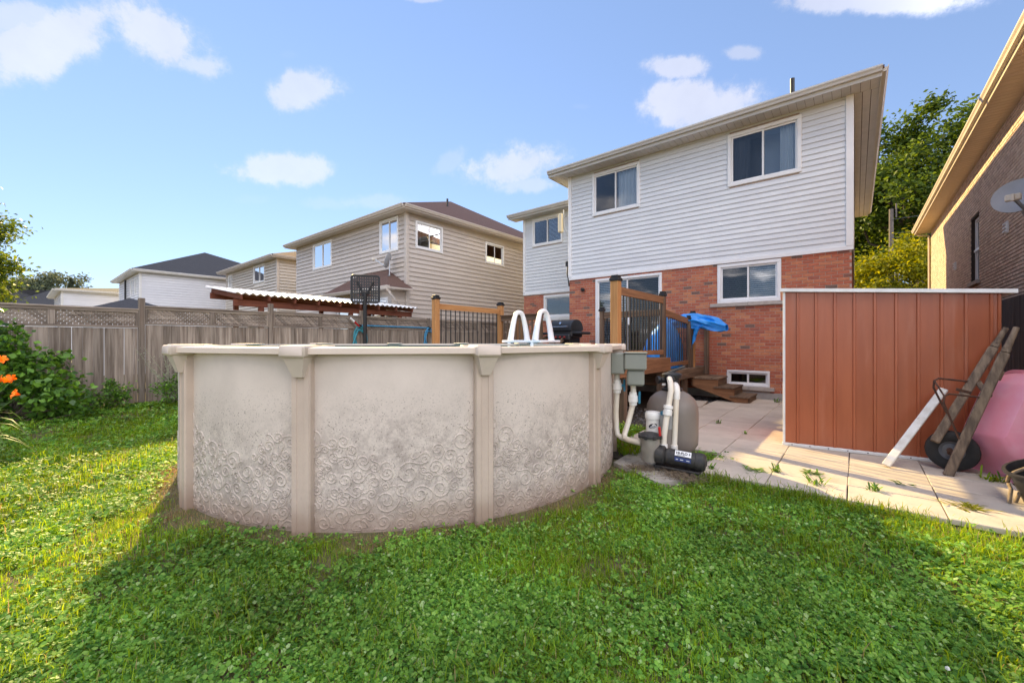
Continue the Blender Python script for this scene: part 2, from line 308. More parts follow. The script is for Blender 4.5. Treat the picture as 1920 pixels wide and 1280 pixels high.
def grass_ground():
    m = mat('lawn_soil', (.10, .10, .04), .95, (.15, .12, .06), 3, bump=.8, bscale=40, dirt=[((.1, .075, .045), 1.2, .6, .8, .5)]); return m
grass_ground()
def blade_mat(name, ramp, tr, val=1.0):
    m = bpy.data.materials.new(name); m.use_nodes = True; N = m.node_tree.nodes; L = m.node_tree.links; b = N['Principled BSDF']
    b.inputs['Roughness'].default_value = .5; b.inputs['Specular IOR Level'].default_value = .16
    g = N.new('ShaderNodeNewGeometry'); oi = N.new('ShaderNodeObjectInfo'); a = N.new('ShaderNodeMath'); a.operation = 'ADD'; L.new(g.outputs['Random Per Island'], a.inputs[0]); L.new(oi.outputs['Random'], a.inputs[1])
    fr = N.new('ShaderNodeMath'); fr.operation = 'FRACT'; L.new(a.outputs[0], fr.inputs[0]); cr = N.new('ShaderNodeValToRGB'); L.new(fr.outputs[0], cr.inputs[0])
    el = cr.color_ramp.elements
    while len(el) < len(ramp): el.new(.5)
    for e, (p, c) in zip(el, ramp): e.position = p; e.color = tuple(x * val for x in c) + (1,)
    nz = N.new('ShaderNodeTexNoise'); nz.inputs['Scale'].default_value = 1.1; nz.inputs['Detail'].default_value = 4; L.new(g.outputs['Position'], nz.inputs['Vector'])
    mr = N.new('ShaderNodeMapRange'); L.new(nz.outputs[0], mr.inputs[0]); mr.inputs[1].default_value = .3; mr.inputs[2].default_value = .7; mr.inputs[3].default_value = .66; mr.inputs[4].default_value = 1.32
    hs = N.new('ShaderNodeHueSaturation'); L.new(cr.outputs[0], hs.inputs['Color']); L.new(mr.outputs[0], hs.inputs['Value'])
    L.new(hs.outputs[0], b.inputs['Base Color'])
    t = N.new('ShaderNodeBsdfTranslucent'); h2 = N.new('ShaderNodeHueSaturation'); h2.inputs['Hue'].default_value = .455; h2.inputs['Value'].default_value = 1.9; h2.inputs['Saturation'].default_value = 1.25
    L.new(hs.outputs[0], h2.inputs['Color']); L.new(h2.outputs[0], t.inputs[0])
    ms = N.new('ShaderNodeMixShader'); ms.inputs[0].default_value = tr; L.new(b.outputs[0], ms.inputs[1]); L.new(t.outputs[0], ms.inputs[2]); L.new(ms.outputs[0], N['Material Output'].inputs[0])
    M[name] = m
blade_mat('grass_blade', [(0, (.07, .16, .014)), (.5, (.17, .32, .022)), (.86, (.27, .39, .03)), (.93, (.30, .28, .10)), (1, (.34, .27, .12))], .45)
blade_mat('dry_grass', [(0, (.30, .22, .12)), (.6, (.36, .26, .14)), (.8, (.22, .26, .06)), (1, (.18, .27, .04))], .25)
blade_mat('clover_leaf', [(0, (.045, .13, .02)), (.3, (.10, .24, .035)), (.7, (.18, .35, .05)), (.93, (.26, .42, .09)), (1, (.40, .52, .24))], .3)
mat('clover_flower', (.7, .68, .6), .8, trans=.2)

# ------------------------------------------------------------------ mesh helpers
class MB:
    def __init__(s): s.v = []; s.f = []
    def add(s, vs, fs):
        n = len(s.v); s.v += [tuple(v) for v in vs]; s.f += [tuple(i + n for i in f) for f in fs]; return s
    def box(s, x0, x1, y0, y1, z0, z1):
        return s.add([(x0, y0, z0), (x1, y0, z0), (x1, y1, z0), (x0, y1, z0), (x0, y0, z1), (x1, y0, z1), (x1, y1, z1), (x0, y1, z1)],
                     [(3, 2, 1, 0), (4, 5, 6, 7), (0, 1, 5, 4), (1, 2, 6, 5), (2, 3, 7, 6), (3, 0, 4, 7)])
    def cbox(s, x0, x1, y0, y1, z0, z1, c=.005):        # chamfered box
        c = min(c, (x1 - x0) * .45, (y1 - y0) * .45, (z1 - z0) * .45); vs = []
        idx = {}
        for i, x in enumerate((x0, x1)):
            for j, y in enumerate((y0, y1)):
                for k, z in enumerate((z0, z1)):
                    sx, sy, sz = (1, -1)[i] * c, (1, -1)[j] * c, (1, -1)[k] * c
                    idx[i, j, k, 0] = len(vs); vs.append((x, y + sy, z + sz))
                    idx[i, j, k, 1] = len(vs); vs.append((x + sx, y, z + sz))
                    idx[i, j, k, 2] = len(vs); vs.append((x + sx, y + sy, z))
        I = idx; fs = []
        for i in (0, 1):
            q = [I[i, 0, 0, 0], I[i, 1, 0, 0], I[i, 1, 1, 0], I[i, 0, 1, 0]]; fs.append(q if i else q[::-1])
            q = [I[0, i, 0, 1], I[0, i, 1, 1], I[1, i, 1, 1], I[1, i, 0, 1]]; fs.append(q if i else q[::-1])
            q = [I[0, 0, i, 2], I[1, 0, i, 2], I[1, 1, i, 2], I[0, 1, i, 2]]; fs.append(q if i else q[::-1])
        for a in (0, 1):
            for b in (0, 1):
                fs.append([I[a, b, 0, 0], I[a, b, 1, 0], I[a, b, 1, 1], I[a, b, 0, 1]])
                fs.append([I[a, 0, b, 0], I[a, 1, b, 0], I[a, 1, b, 2], I[a, 0, b, 2]])
                fs.append([I[0, a, b, 1], I[1, a, b, 1], I[1, a, b, 2], I[0, a, b, 2]])
        for i in (0, 1):
            for j in (0, 1):
                for k in (0, 1): fs.append([I[i, j, k, 0], I[i, j, k, 1], I[i, j, k, 2]])
        return s.add(vs, fs)
    def frame(s, o, X, Y, Z, fn):                       # run fn on a sub builder and place it in a frame
        t = MB(); fn(t); o = Vector(o); X, Y, Z = Vector(X), Vector(Y), Vector(Z)
        return s.add([o + X * v[0] + Y * v[1] + Z * v[2] for v in t.v], t.f)
    def bar(s, a, b, w, h, up=(0, 0, 1), c=.004):       # rectangular bar from a to b
        a, b = Vector(a), Vector(b); d = b - a; ln = d.length; d.normalize(); u = Vector(up)
        if abs(d.dot(u)) > .98: u = Vector((0, 1, 0))
        x = d.cross(u).normalized(); u = x.cross(d)
        return s.frame(a, x, u, -d if False else d, lambda t: t.cbox(-w / 2, w / 2, -h / 2, h / 2, 0, ln, c))
    def tube(s, pts, r, n=10, closed=False, caps=True):
        pts = [Vector(p) for p in pts]; m = len(pts); rs = r if isinstance(r, (list, tuple)) else [r] * m
        base = len(s.v); prev = None
        for i, p in enumerate(pts):
            if closed: t = pts[(i + 1) % m] - pts[i - 1]
            else: t = pts[min(i + 1, m - 1)] - pts[max(i - 1, 0)]
            t.normalize()
            if prev is None:
                ref = Vector((0, 0, 1)) if abs(t.z) < .9 else Vector((1, 0, 0)); x = t.cross(ref).normalized()
            else: x = (prev - t * prev.dot(t)).normalized()
            prev = x; y = t.cross(x)
            for k in range(n):
                a = 2 * PI * k / n; s.v.append(tuple(p + (x * math.cos(a) + y * math.sin(a)) * rs[i]))
        for i in range(m if closed else m - 1):
            for k in range(n):
                a0 = base + i * n; a1 = base + ((i + 1) % m) * n
                s.f.append((a0 + k, a0 + (k + 1) % n, a1 + (k + 1) % n, a1 + k))
        if caps and not closed:
            s.f.append(tuple(base + k for k in reversed(range(n)))); s.f.append(tuple(base + (m - 1) * n + k for k in range(n)))
        return s
    def lathe(s, prof, o=(0, 0, 0), axis=(0, 0, 1), n=24, cap=True):
        o = Vector(o); a = Vector(axis).normalized(); x = a.orthogonal().normalized(); y = a.cross(x); base = len(s.v)
        for r, h in prof:
            for k in range(n):
                t = 2 * PI * k / n; s.v.append(tuple(o + a * h + (x * math.cos(t) + y * math.sin(t)) * r))
        for i in range(len(prof) - 1):
            for k in range(n):
                b0 = base + i * n; b1 = b0 + n; s.f.append((b0 + k, b0 + (k + 1) % n, b1 + (k + 1) % n, b1 + k))
        if cap:
            s.f.append(tuple(base + k for k in reversed(range(n)))); s.f.append(tuple(base + (len(prof) - 1) * n + k for k in range(n)))
        return s
    def prism(s, poly, axis, a, b):                     # polygon of 2-D points extruded along a world axis
        def P(p, t): return {0: (t, p[0], p[1]), 1: (p[0], t, p[1]), 2: (p[0], p[1], t)}[axis]
        n = len(poly); return s.add([P(p, a) for p in poly] + [P(p, b) for p in poly],
            [tuple(range(n)), tuple(range(2 * n - 1, n - 1, -1))] + [(i, i + n, (i + 1) % n + n, (i + 1) % n) for i in range(n)])
    def mesh(s, name, m, smooth=None, off=(0, 0, 0)):
        me = bpy.data.meshes.new(name)
        me.from_pydata([(v[0] - off[0], v[1] - off[1], v[2] - off[2]) for v in s.v] if any(off) else s.v, [], s.f)
        if m: me.materials.append(M[m] if isinstance(m, str) else m)
        if smooth:
            me.polygons.foreach_set('use_smooth', [True] * len(me.polygons)); me.set_sharp_from_angle(angle=R(smooth))
        me.update(); return me
    def build(s, name, m, parent=None, smooth=None, local=False, kind=None, fixn=True):
        if parent is None:
            V = np.array(s.v); off = ((V[:, 0].min() + V[:, 0].max()) / 2, (V[:, 1].min() + V[:, 1].max()) / 2, V[:, 2].min())
            off = tuple(float(q) for q in off)
        else: off = (0, 0, 0) if local else wloc(parent)
        me = s.mesh(name, m, smooth, off); o = bpy.data.objects.new(name, me); COL.objects.link(o)
        if parent is None: o.location = off
        else: o.parent = parent
        if kind: o['kind'] = kind
        return o
def wloc(o):
    v = Vector((0, 0, 0))
    while o is not None: v += o.location; o = o.parent
    return tuple(v)
def np_mesh(name, verts, faces_n, m, parent=None, kind=None, off=(0, 0, 0)):   # verts (k,faces_n,3) separate polygons
    k = verts.shape[0]; me = bpy.data.meshes.new(name); me.vertices.add(k * faces_n); me.loops.add(k * faces_n); me.polygons.add(k)
    v = (verts - np.array(off)).astype(np.float32); me.vertices.foreach_set('co', v.reshape(-1)); me.loops.foreach_set('vertex_index', np.arange(k * faces_n, dtype=np.int32))
    me.polygons.foreach_set('loop_start', np.arange(0, k * faces_n, faces_n, dtype=np.int32)); me.materials.append(M[m]); me.update(calc_edges=True)
    o = bpy.data.objects.new(name, me); COL.objects.link(o)
    if parent: o.parent = parent
    else: o.location = off
    if kind: o['kind'] = kind
    return o
def tag(o, label, cat, group=None, kind=None):
    o['label'] = label; o['category'] = cat
    if group: o['group'] = group
    if kind: o['kind'] = kind
    return o
def thing(name, label, cat, loc=(0, 0, 0), rotz=0, group=None):
    o = bpy.data.objects.new(name, None); COL.objects.link(o); o.location = loc; o.rotation_euler = (0, 0, rotz); o.empty_display_size = .1
    return tag(o, label, cat, group)
def struct(o): o['kind'] = 'structure'; return o
def link_copy(name, me, loc, parent=None, scale=None, rot=None):
    o = bpy.data.objects.new(name, me); COL.objects.link(o)
    if parent: p = wloc(parent); o.parent = parent; o.location = (loc[0] - p[0], loc[1] - p[1], loc[2] - p[2])
    else: o.location = loc
    if scale: o.scale = scale
    if rot: o.rotation_euler = rot
    return o

# ------------------------------------------------------------------ ground
def gh(x, y):                                           # the lawn rises a little towards the side fence
    t = min(max((-x - 7.6) / 3.4, 0), 1); t = t * t * (3 - 2 * t)
    return .14 * t * min(max((y + 15) / 4, .3), 1.0)
PCX, PCY, PR = -4.50, -7.91, 2.62
def ground():
    xs = [-900, -200, -60, -25] + [-15 + .5 * i for i in range(35)] + [4, 8, 25, 100, 900]
    ys = [-900, -150, -40, -18] + [-15 + .5 * i for i in range(31)] + [3, 8, 20, 60, 300, 1500]
    v = []; f = []
    for y in ys:
        for x in xs: v.append((x, y, gh(x, y)))
    n = len(xs)
    for j in range(len(ys) - 1):
        for i in range(n - 1): f.append((j * n + i, j * n + i + 1, (j + 1) * n + i + 1, (j + 1) * n + i))
    b = MB(); b.v = v; b.f = f; o = b.build('ground', 'lawn_soil', smooth=60); struct(o)
ground()
# bare soil and gravel below the deck
struct(MB().box(-7.7, -2.46, -4.85, -.02, .002, .012).build('deck_undersoil', 'soil'))

# ------------------------------------------------------------------ patio of slabs
UE = [-2.44 + .612 * i for i in range(7)]
def patio():
    p = bpy.data.objects.new('patio', None); COL.objects.link(p); p.location = (-.5, -3.4, 0); p['kind'] = 'structure'
    MB().box(-2.44, 1.22, -6.79, -.02, .001, .02).build('paver_bed', 'soil', p)
    rr = random.Random(5); me = {}
    for i in range(6):
        for j in range(15):
            x0 = -2.44 + .612 * i; x1 = x0 + .606; y0 = -6.81 + .462 * j; y1 = y0 + .456
            if y0 < -6.0 and x1 < -1.1: continue
            if y0 > -.1: continue
            if x1 > 1.15 and False: continue
            y1 = min(y1, -.07)
            w, d = round(x1 - x0, 3), round(y1 - y0, 3)
            if (w, d) not in me:
                me[w, d] = MB().cbox(-w / 2, w / 2, -d / 2, d / 2, 0, .045, .005).mesh('paver', 'paver')
            link_copy('paver', me[w, d], ((x0 + x1) / 2 + rr.uniform(-.003, .003), (y0 + y1) / 2 + rr.uniform(-.003, .003), .006 + rr.uniform(-.003, .004)), p, None,
                      (rr.uniform(-.006, .006), rr.uniform(-.006, .006), rr.uniform(-.006, .006)))
patio()

# ------------------------------------------------------------------ wall helpers
class Wall:
    def __init__(s, o, A, Nn): s.o = Vector(o); s.A = Vector(A); s.N = Vector(Nn); s.Z = Vector((0, 0, 1))
    def p(s, a, t, out=0): return s.o + s.A * a + s.Z * t + s.N * out
    def box(s, mb, a0, a1, n0, n1, t0, t1, c=0):
        return mb.frame(s.o, s.A, s.N, s.Z, lambda q: q.cbox(a0, a1, n0, n1, t0, t1, c) if c else q.box(a0, a1, n0, n1, t0, t1))
    def holes(s, a0, a1, t0, t1, rects, thick=.15):     # a wall slab with openings, one mesh
        mb = MB(); xs = sorted({a0, a1} | {min(max(v, a0), a1) for r in rects for v in r[:2]}); zs = sorted({t0, t1} | {min(max(v, t0), t1) for r in rects for v in r[2:4]})
        for i in range(len(xs) - 1):
            for j in range(len(zs) - 1):
                cx, cz = (xs[i] + xs[i + 1]) / 2, (zs[j] + zs[j + 1]) / 2
                if any(r[0] < cx < r[1] and r[2] < cz < r[3] for r in rects): continue
                s.box(mb, xs[i], xs[i + 1], -thick, 0, zs[j], zs[j + 1])
        return mb
def siding(w, parent, a0, a1, t0, t1, pitch, m, holes=(), joined=False, name='siding_board', lip=.025):
    n = int(math.ceil((t1 - t0) / pitch)); allb = MB()
    for k in range(n):
        z0 = t0 + k * pitch; z1 = min(z0 + pitch, t1); segs = [(a0, a1)]
        for h in holes:
            if h[2] + .03 < z1 - .02 and h[3] - .03 > z0 + .02:
                ns = []
                for s in segs:
                    if h[1] <= s[0] or h[0] >= s[1]: ns.append(s); continue
                    if h[0] + .04 > s[0]: ns.append((s[0], h[0] + .04))
                    if h[1] - .04 < s[1]: ns.append((h[1] - .04, s[1]))
                segs = ns
        for s in segs:
            if s[1] - s[0] < .02: continue
            b = allb if joined else MB()
            pr = [(.001, z0 + .016), (lip - .004, z0 + .016), (lip - .004, z0), (lip, z0), (.004, z1 + .004), (.001, z1 + .004)]
            vs = [w.p(s[0], z, o) for o, z in pr] + [w.p(s[1], z, o) for o, z in pr]
            b.add(vs, [(i, i + 1, i + 7, i + 6) for i in range(5)] + [(5, 4, 3, 2, 1, 0), (6, 7, 8, 9, 10, 11)])
            if not joined: b.build(name, m, parent)
    if joined: allb.build(name, m, parent, kind='stuff')
def bricks(w, parent, a0, a1, t0, t1, m, holes=(), near=None, limit=300, bl=.2, bh=.0655, j=.009, out=.007, skip=None):
    items = []; k = 0; z = t0
    while z + bh <= t1 + .02:
        zz = min(z + bh, t1); off = 0 if k % 2 else (bl + j) / 2; a = a0 - off
        while a < a1:
            s0, s1 = max(a, a0), min(a + bl, a1); a += bl + j
            segs = [(s0, s1)]
            for h in holes:
                if h[2] < zz - .01 and h[3] > z + .01:
                    ns = []
                    for s in segs:
                        if h[1] <= s[0] or h[0] >= s[1]: ns.append(s); continue
                        if h[0] > s[0]: ns.append((s[0], h[0]))
                        if h[1] < s[1]: ns.append((h[1], s[1]))
                    segs = ns
            for s in segs:
                if s[1] - s[0] > .03 and zz - z > .02: items.append((s[0], s[1], z, zz))
        z += bh + j; k += 1
    items.sort(key=lambda q: (w.p((q[0] + q[1]) / 2, q[2]) - near).length)
    if skip: items = [q for q in items if not skip(q)] + [q for q in items if skip(q)]
    unit = MB(); unit.frame((0, 0, 0), w.A, w.N, w.Z, lambda q: q.cbox(-.5, .5, -.03, out, -.5, .5, .0))
    me = None; rest = MB(); rr = random.Random(1)
    meshes = {}
    for i, (s0, s1, z0, z1) in enumerate(items):
        e = rr.uniform(-.002, .003)
        if i < limit:
            key = (round((s1 - s0) / .02), round((z1 - z0) / .02))
            if key not in meshes:
                L, H = s1 - s0, z1 - z0
                meshes[key] = MB().frame((0, 0, 0), w.A, w.N, w.Z, lambda q: q.cbox(-L / 2, L / 2, -.02, out, -H / 2, H / 2, .004)).mesh('brick', m)
            p = w.p((s0 + s1) / 2, (z0 + z1) / 2, e); link_copy('brick', meshes[key], tuple(p), parent)
        else:
            rest.frame(w.o, w.A, w.N, w.Z, lambda q: q.add([(s0, -.005, z0), (s1, -.005, z0), (s1, -.005, z1), (s0, -.005, z1), (s0 + .002, out + e, z0 + .002), (s1 - .002, out + e, z0 + .002), (s1 - .002, out + e, z1 - .002), (s0 + .002, out + e, z1 - .002)],
                       [(4, 5, 6, 7), (0, 1, 5, 4), (1, 2, 6, 5), (2, 3, 7, 6), (3, 0, 4, 7)]))
    if rest.v: rest.build('brickwork', m, parent, kind='stuff')
def window(w, parent, a0, a1, t0, t1, style='curtain', casing=.08, proud=.05, split=.5, trim='white_vinyl', room='room_dark', screen=0, sub=True, depth=1.0, panes=2, name='window'):
    """frame with two sashes, panes, room behind; the frame mesh is the part and the rest its sub-parts"""
    f = MB()
    for (x0, x1, z0, z1) in ((a0, a1, t1 - casing, t1), (a0, a1, t0, t0 + casing), (a0, a0 + casing, t0 + casing, t1 - casing), (a1 - casing, a1, t0 + casing, t1 - casing)):
        w.box(f, x0, x1, -.1, proud, z0, z1, .006)
    o = f.build(name, trim, parent)
    i0, i1, j0, j1 = a0 + casing, a1 - casing, t0 + casing, t1 - casing
    mid = i0 + (i1 - i0) * split; b = .04
    parts = [(i0, mid + .02, .012), (mid - .02, i1, -.01)] if panes == 2 else [(i0, i1, .012)]
    for k, (x0, x1, dd) in enumerate(parts):
        s = MB(); n1 = proud - .045 + dd; n0 = n1 - .03
        for (p0, p1, z0, z1) in ((x0, x1, j1 - b, j1), (x0, x1, j0, j0 + b), (x0, x0 + b, j0 + b, j1 - b), (x1 - b, x1, j0 + b, j1 - b)): w.box(s, p0, p1, n0, n1, z0, z1, .004)
        s.build('sash', trim, o)
        g = MB(); w.box(g, x0 + b - .003, x1 - b + .003, n0 + .012, n0 + .016, j0 + b - .003, j1 - b + .003); g.build('pane', 'screen_glass' if k == screen else 'window_glass', o)
    r = MB(); q = [w.p(i0, j0, -.12), w.p(i1, j0, -.12), w.p(i1, j1, -.12), w.p(i0, j1, -.12), w.p(i0 - .3, j0, -depth), w.p(i1 + .3, j0, -depth), w.p(i1 + .3, j1 + .1, -depth), w.p(i0 - .3, j1 + .1, -depth)]
    r.add(q, [(4, 5, 6, 7), (0, 1, 5, 4), (1, 2, 6, 5), (2, 3, 7, 6), (3, 0, 4, 7)]); r.build('room', room, o)
    if style in ('blind', 'blind_dark'):
        bl = MB(); z = j0 + .02; pitch = .05
        while z < j1 - .02:
            bl.add([w.p(i0 + .01, z + .03, -.14), w.p(i1 - .01, z + .03, -.14), w.p(i1 - .01, z, -.105), w.p(i0 + .01, z, -.105)], [(0, 1, 2, 3)]); z += pitch
        bl.build('blind', 'blind' if style == 'blind' else 'blind_dark', o, kind='stuff')
    if style in ('curtain', 'sheer', 'curtain_right'):
        spans = {'curtain': [(i0 + .02, i0 + (i1 - i0) * .28), (i1 - (i1 - i0) * .26, i1 - .01)], 'sheer': [(i0, i1)], 'curtain_right': [(mid + .02, i1)]}[style]
        for c0, c1 in spans:
            c = MB(); n = 40; zs = (j0, j1)
            for k in range(n + 1):
                a = c0 + (c1 - c0) * k / n; dp = -.17 + .022 * math.sin(k * .9) + .012 * math.sin(k * 2.3 + 1)
                c.v += [tuple(w.p(a, zs[0], dp)), tuple(w.p(a, zs[1], dp))]
            c.f = [(2 * k, 2 * k + 2, 2 * k + 3, 2 * k + 1) for k in range(n)]
            c.build('curtain', 'curtain' if style != 'sheer' else 'sheer', o, smooth=60)
    return o
def shrink(h, c=.03): return (h[0] + c, h[1] - c, h[2] + c, h[3] - c)
def hip_roof(parent, x0, x1, y0, y1, ze, apx0, apx1, apy, za, m, thick=.05, name='roof'):
    b = MB(); q = [(x0, y0, ze), (x1, y0, ze), (x1, y1, ze), (x0, y1, ze), (apx0, apy, za), (apx1, apy, za)]
    lo = [(x, y, z - thick) for x, y, z in q[:4]]
    b.add(q + lo, [(0, 1, 5, 4), (1, 2, 5), (2, 3, 4, 5), (3, 0, 4), (6, 7, 1, 0), (7, 8, 2, 1), (8, 9, 3, 2), (9, 6, 0, 3), (9, 8, 7, 6)])
    return b.build(name, m, parent)
def gutter(parent, a, b, out, m, z, h=.11, d=.10):      # a K-shaped gutter along an eave from a to b, standing off in direction out
    a, b, out = Vector(a), Vector(b), Vector(out); a.z = b.z = 0; Z = Vector((0, 0, 1)); mb = MB()
    pr = [(0, z), (0, z - h), (d * .62, z - h), (d * .72, z - h * .62), (d, z - h * .32), (d, z), (d - .012, z), (d - .012, z - .03), (.012, z - .03), (.012, z)]
    n = len(pr); mb.add([a + out * o + Z * q for o, q in pr] + [b + out * o + Z * q for o, q in pr], [(i, (i + 1) % n, (i + 1) % n + n, i + n) for i in range(n)] + [tuple(range(n)), tuple(range(2 * n - 1, n - 1, -1))])
    return mb.build('gutter', m, parent)
def downspout(parent, pts, m, r=.038, name='downspout'): return MB().tube(pts, r, 6).build(name, m, parent)

# ------------------------------------------------------------------ the house with white siding over red brick
def main_house():
    H = thing('brick_house', 'two-storey house with white siding over red brick and a patio door onto the deck', 'house', (-5, 4, 0))
    bw = Wall((0, 0, 0), (1, 0, 0), (0, -1, 0)); TOP = 6.68; SB = 3.41
    up = [(-6.19, -4.67, 5.27, 6.57), (-2.40, -.88, 5.27, 6.57)]
    low = [(-6.09, -4.05, .98, 3.33), (-2.64, -1.27, 2.38, 3.36), (-2.42, -1.50, .33, .71)]
    bw.holes(-7.03, 0, 0, TOP, [shrink(h) for h in up + low]).build('wall', 'mortar', H)
    siding(bw, H, -6.95, -.1, SB + .05, TOP, .1265, 'white_siding', up)
    MB().box(-7.05, .03, -.045, 0, SB - .03, SB + .05).build('starter_strip', 'white_vinyl', H)
    for x0, x1 in ((-7.055, -6.95), (-.1, .035)): MB().cbox(x0, x1, -.05, .06, SB + .05, TOP, .008).build('corner_trim', 'white_vinyl', H)
    bricks(bw, H, -7.03, 0, .2, SB - .03, 'red_brick', [(h[0] - .005, h[1] + .005, h[2] - (.09 if h[2] < 3 and h[3] < 3.37 and h[0] > -3 else 0), h[3] + .005) for h in low], CAM, skip=lambda q: (q[0] > -.9 and q[2] < 1.9) or (q[1] < -3 and q[2] < 1.2))
    MB().box(-7.04, .01, -.03, 0, 0, .2).build('foundation', 'foundation', H)
    window(bw, H, *up[0], style='curtain_right', room='room_dark', depth=1.6)
    window(bw, H, *up[1], style='curtain', room='room_grey', depth=.7)
    window(bw, H, *low[1], style='blind', proud=.03)
    window(bw, H, *low[2], style='none', casing=.05, proud=.02)
    for a0, a1, z1 in ((-2.80, -1.95, 2.375), (-1.945, -1.12, 2.375), (-2.5, -1.96, .325), (-1.955, -1.40, .325)):
        MB().cbox(a0, a1, -.075, .0, z1 - .085, z1, .006).build('sill', 'stone_sill', H)
    # patio door: fixed panel, sliding panel, screen
    d = window(bw, H, *low[0], style='blind_dark', casing=.075, proud=.03, name='patio_door', screen=1)
    MB().box(-5.98, -5.05, -.02, .01, 2.12, 2.2).build('mid_rail', 'white_vinyl', d)
    MB().cbox(-5.05, -4.98, -.055, -.02, 1.9, 2.15, .008).build('handle', 'white_vinyl', d)
    # wing set back on the left
    ww = Wall((0, 1.8, 0), (1, 0, 0), (0, -1, 0)); wu = (-9.87, -8.43, 5.17, 6.27); wl = (-9.3, -8.0, 2.33, 3.2)
    ww.holes(-10.3, -6.9, 0, 6.34, [shrink(wu), shrink(wl)]).build('wing_wall', 'mortar', H)
    siding(ww, H, -10.22, -7.04, 3.36, 6.34, .1265, 'white_siding', [wu])
    MB().box(-10.32, -7.03, 1.755, 1.8, 3.28, 3.36).build('starter_strip', 'white_vinyl', H)
    MB().cbox(-10.325, -10.22, 1.75, 1.86, 3.36, 6.34, .008).build('corner_trim', 'white_vinyl', H)
    bricks(ww, H, -10.3, -7.03, .2, 3.28, 'red_brick', [(wl[0] - .005, wl[1] + .005, wl[2] - .1, wl[3] + .005)], CAM, limit=0)
    window(ww, H, *wu, style='blind', depth=1.2, screen=0)
    window(ww, H, *wl, style='none', depth=1.5, panes=1, screen=1)
    MB().cbox(wl[0] - .1, wl[1] + .1, 1.73, 1.80, 2.23, 2.325, .006).build('sill', 'white_trim', H)
    # side walls, seen from a step aside
    MB().box(-7.03, -6.9, .001, 1.79, 0, SB - .03).build('return_wall', 'red_brick', H)
    sw = Wall((-7.03, 0, 0), (0, 1, 0), (-1, 0, 0)); siding(sw, H, .06, 1.76, SB, TOP, .1265, 'white_siding', joined=True, name='return_siding')
    MB().box(-.15, 0, .001, 11, 0, SB - .03).build('side_wall', 'red_brick', H)
    rw = Wall((0, 0, 0), (0, 1, 0), (1, 0, 0)); MB().box(-.15, -.01, .001, 11, SB, TOP).build('side_backing', 'mortar', H); siding(rw, H, .06, 11, SB, TOP, .1265, 'white_siding', joined=True, name='side_siding')
    MB().box(-10.3, -10.15, 1.95, 11, 0, 3.3).build('side_wall', 'red_brick', H); MB().box(-10.3, -10.15, 1.95, 11, 3.301, 6.34).build('side_wall', 'white_siding', H)
    # eaves: soffit panels one by one, fascia, gutter
    k = -7.5
    while k < .44:
        MB().cbox(k, min(k + .15, .44), -.46, .012, TOP, TOP + .012, .003).build('soffit_panel', 'soffit_metal', H); k += .156
    for q in range(3): MB().cbox(.04 + q * .14, .17 + q * .14, .02, 11.4, TOP, TOP + .012, .003).build('soffit_panel', 'soffit_metal', H)
    MB().box(-7.5, -7.06, .014, 2.2, TOP, TOP + .012).build('soffit_panel', 'soffit_metal', H)
    MB().box(-7.5, .44, -.485, -.462, TOP - .02, TOP + .16).build('fascia', 'eave_metal', H)
    MB().box(.442, .465, -.485, 11.4, TOP - .02, TOP + .16).build('fascia', 'eave_metal', H)
    MB().box(-7.525, -7.502, -.485, 2.2, TOP - .02, TOP + .16).build('fascia', 'eave_metal', H)
    gutter(H, (-7.52, -.487, 0), (.47, -.487, 0), (0, -1, 0), 'eave_metal', TOP + .17)
    gutter(H, (.467, -.48, 0), (.467, 11.4, 0), (1, 0, 0), 'eave_metal', TOP + .17)
    hip_roof(H, -7.54, .5, -.52, 11.5, TOP + .175, -3.9, -3.2, 5.4, TOP + 2.3, 'brown_shingle')
    wt = 6.34
    k = -10.75
    while k < -7.06:
        MB().cbox(k, min(k + .15, -7.06), 1.36, 1.81, wt, wt + .012, .003).build('soffit_panel', 'soffit_metal', H); k += .156
    MB().box(-10.75, -7.04, 1.335, 1.358, wt - .02, wt + .15).build('fascia', 'eave_metal', H)
    gutter(H, (-10.77, 1.333, 0), (-7.04, 1.333, 0), (0, -1, 0), 'eave_metal', wt + .16)
    b = MB(); b.add([(-10.8, 1.3, wt + .16), (-7.04, 1.3, wt + .16), (-7.04, 6, wt + 1.9), (-10.8, 6, wt + 1.9), (-10.8, 11, wt + .1), (-7.04, 11, wt + .1)], [(0, 1, 2, 3), (3, 2, 5, 4)]); b.build('wing_roof', 'brown_shingle', H)
    v = MB().tube([(-1.27, 2.2, TOP + .6), (-1.27, 2.2, 8.62)], .055, 12); v.build('vent_pipe', 'black_plastic', H, smooth=40)
    # antenna panel on a pole, junction box, cable, outdoor lamp
    MB().tube([(-7.16, .25, 3.75), (-7.16, .25, 4.75), (-7.3, .1, 5.15), (-7.32, .1, 5.75)], .018, 6).build('antenna_pole', 'galvanised', H, smooth=40)
    an = MB().cbox(-7.47, -7.33, -.02, .13, 5.0, 5.62, .02); an.build('antenna_panel', 'antenna_cream', H)
    MB().tube([(-7.33, .1, 5.45), (-7.2, .05, 5.5), (-7.08, -.0, 5.48)], .012, 5).build('antenna_bracket', 'galvanised', H)
    MB().cbox(-7.19, -7.06, .0, .14, 3.86, 4.02, .01).build('junction_box', 'black_plastic', H)
    MB().tube([(-7.13, .05, 3.86), (-7.12, 0, 3.6), (-7.05, -.05, 3.45), (-7.03, -.03, 3.2)], .022, 6).build('cable', 'black_plastic', H, smooth=60)
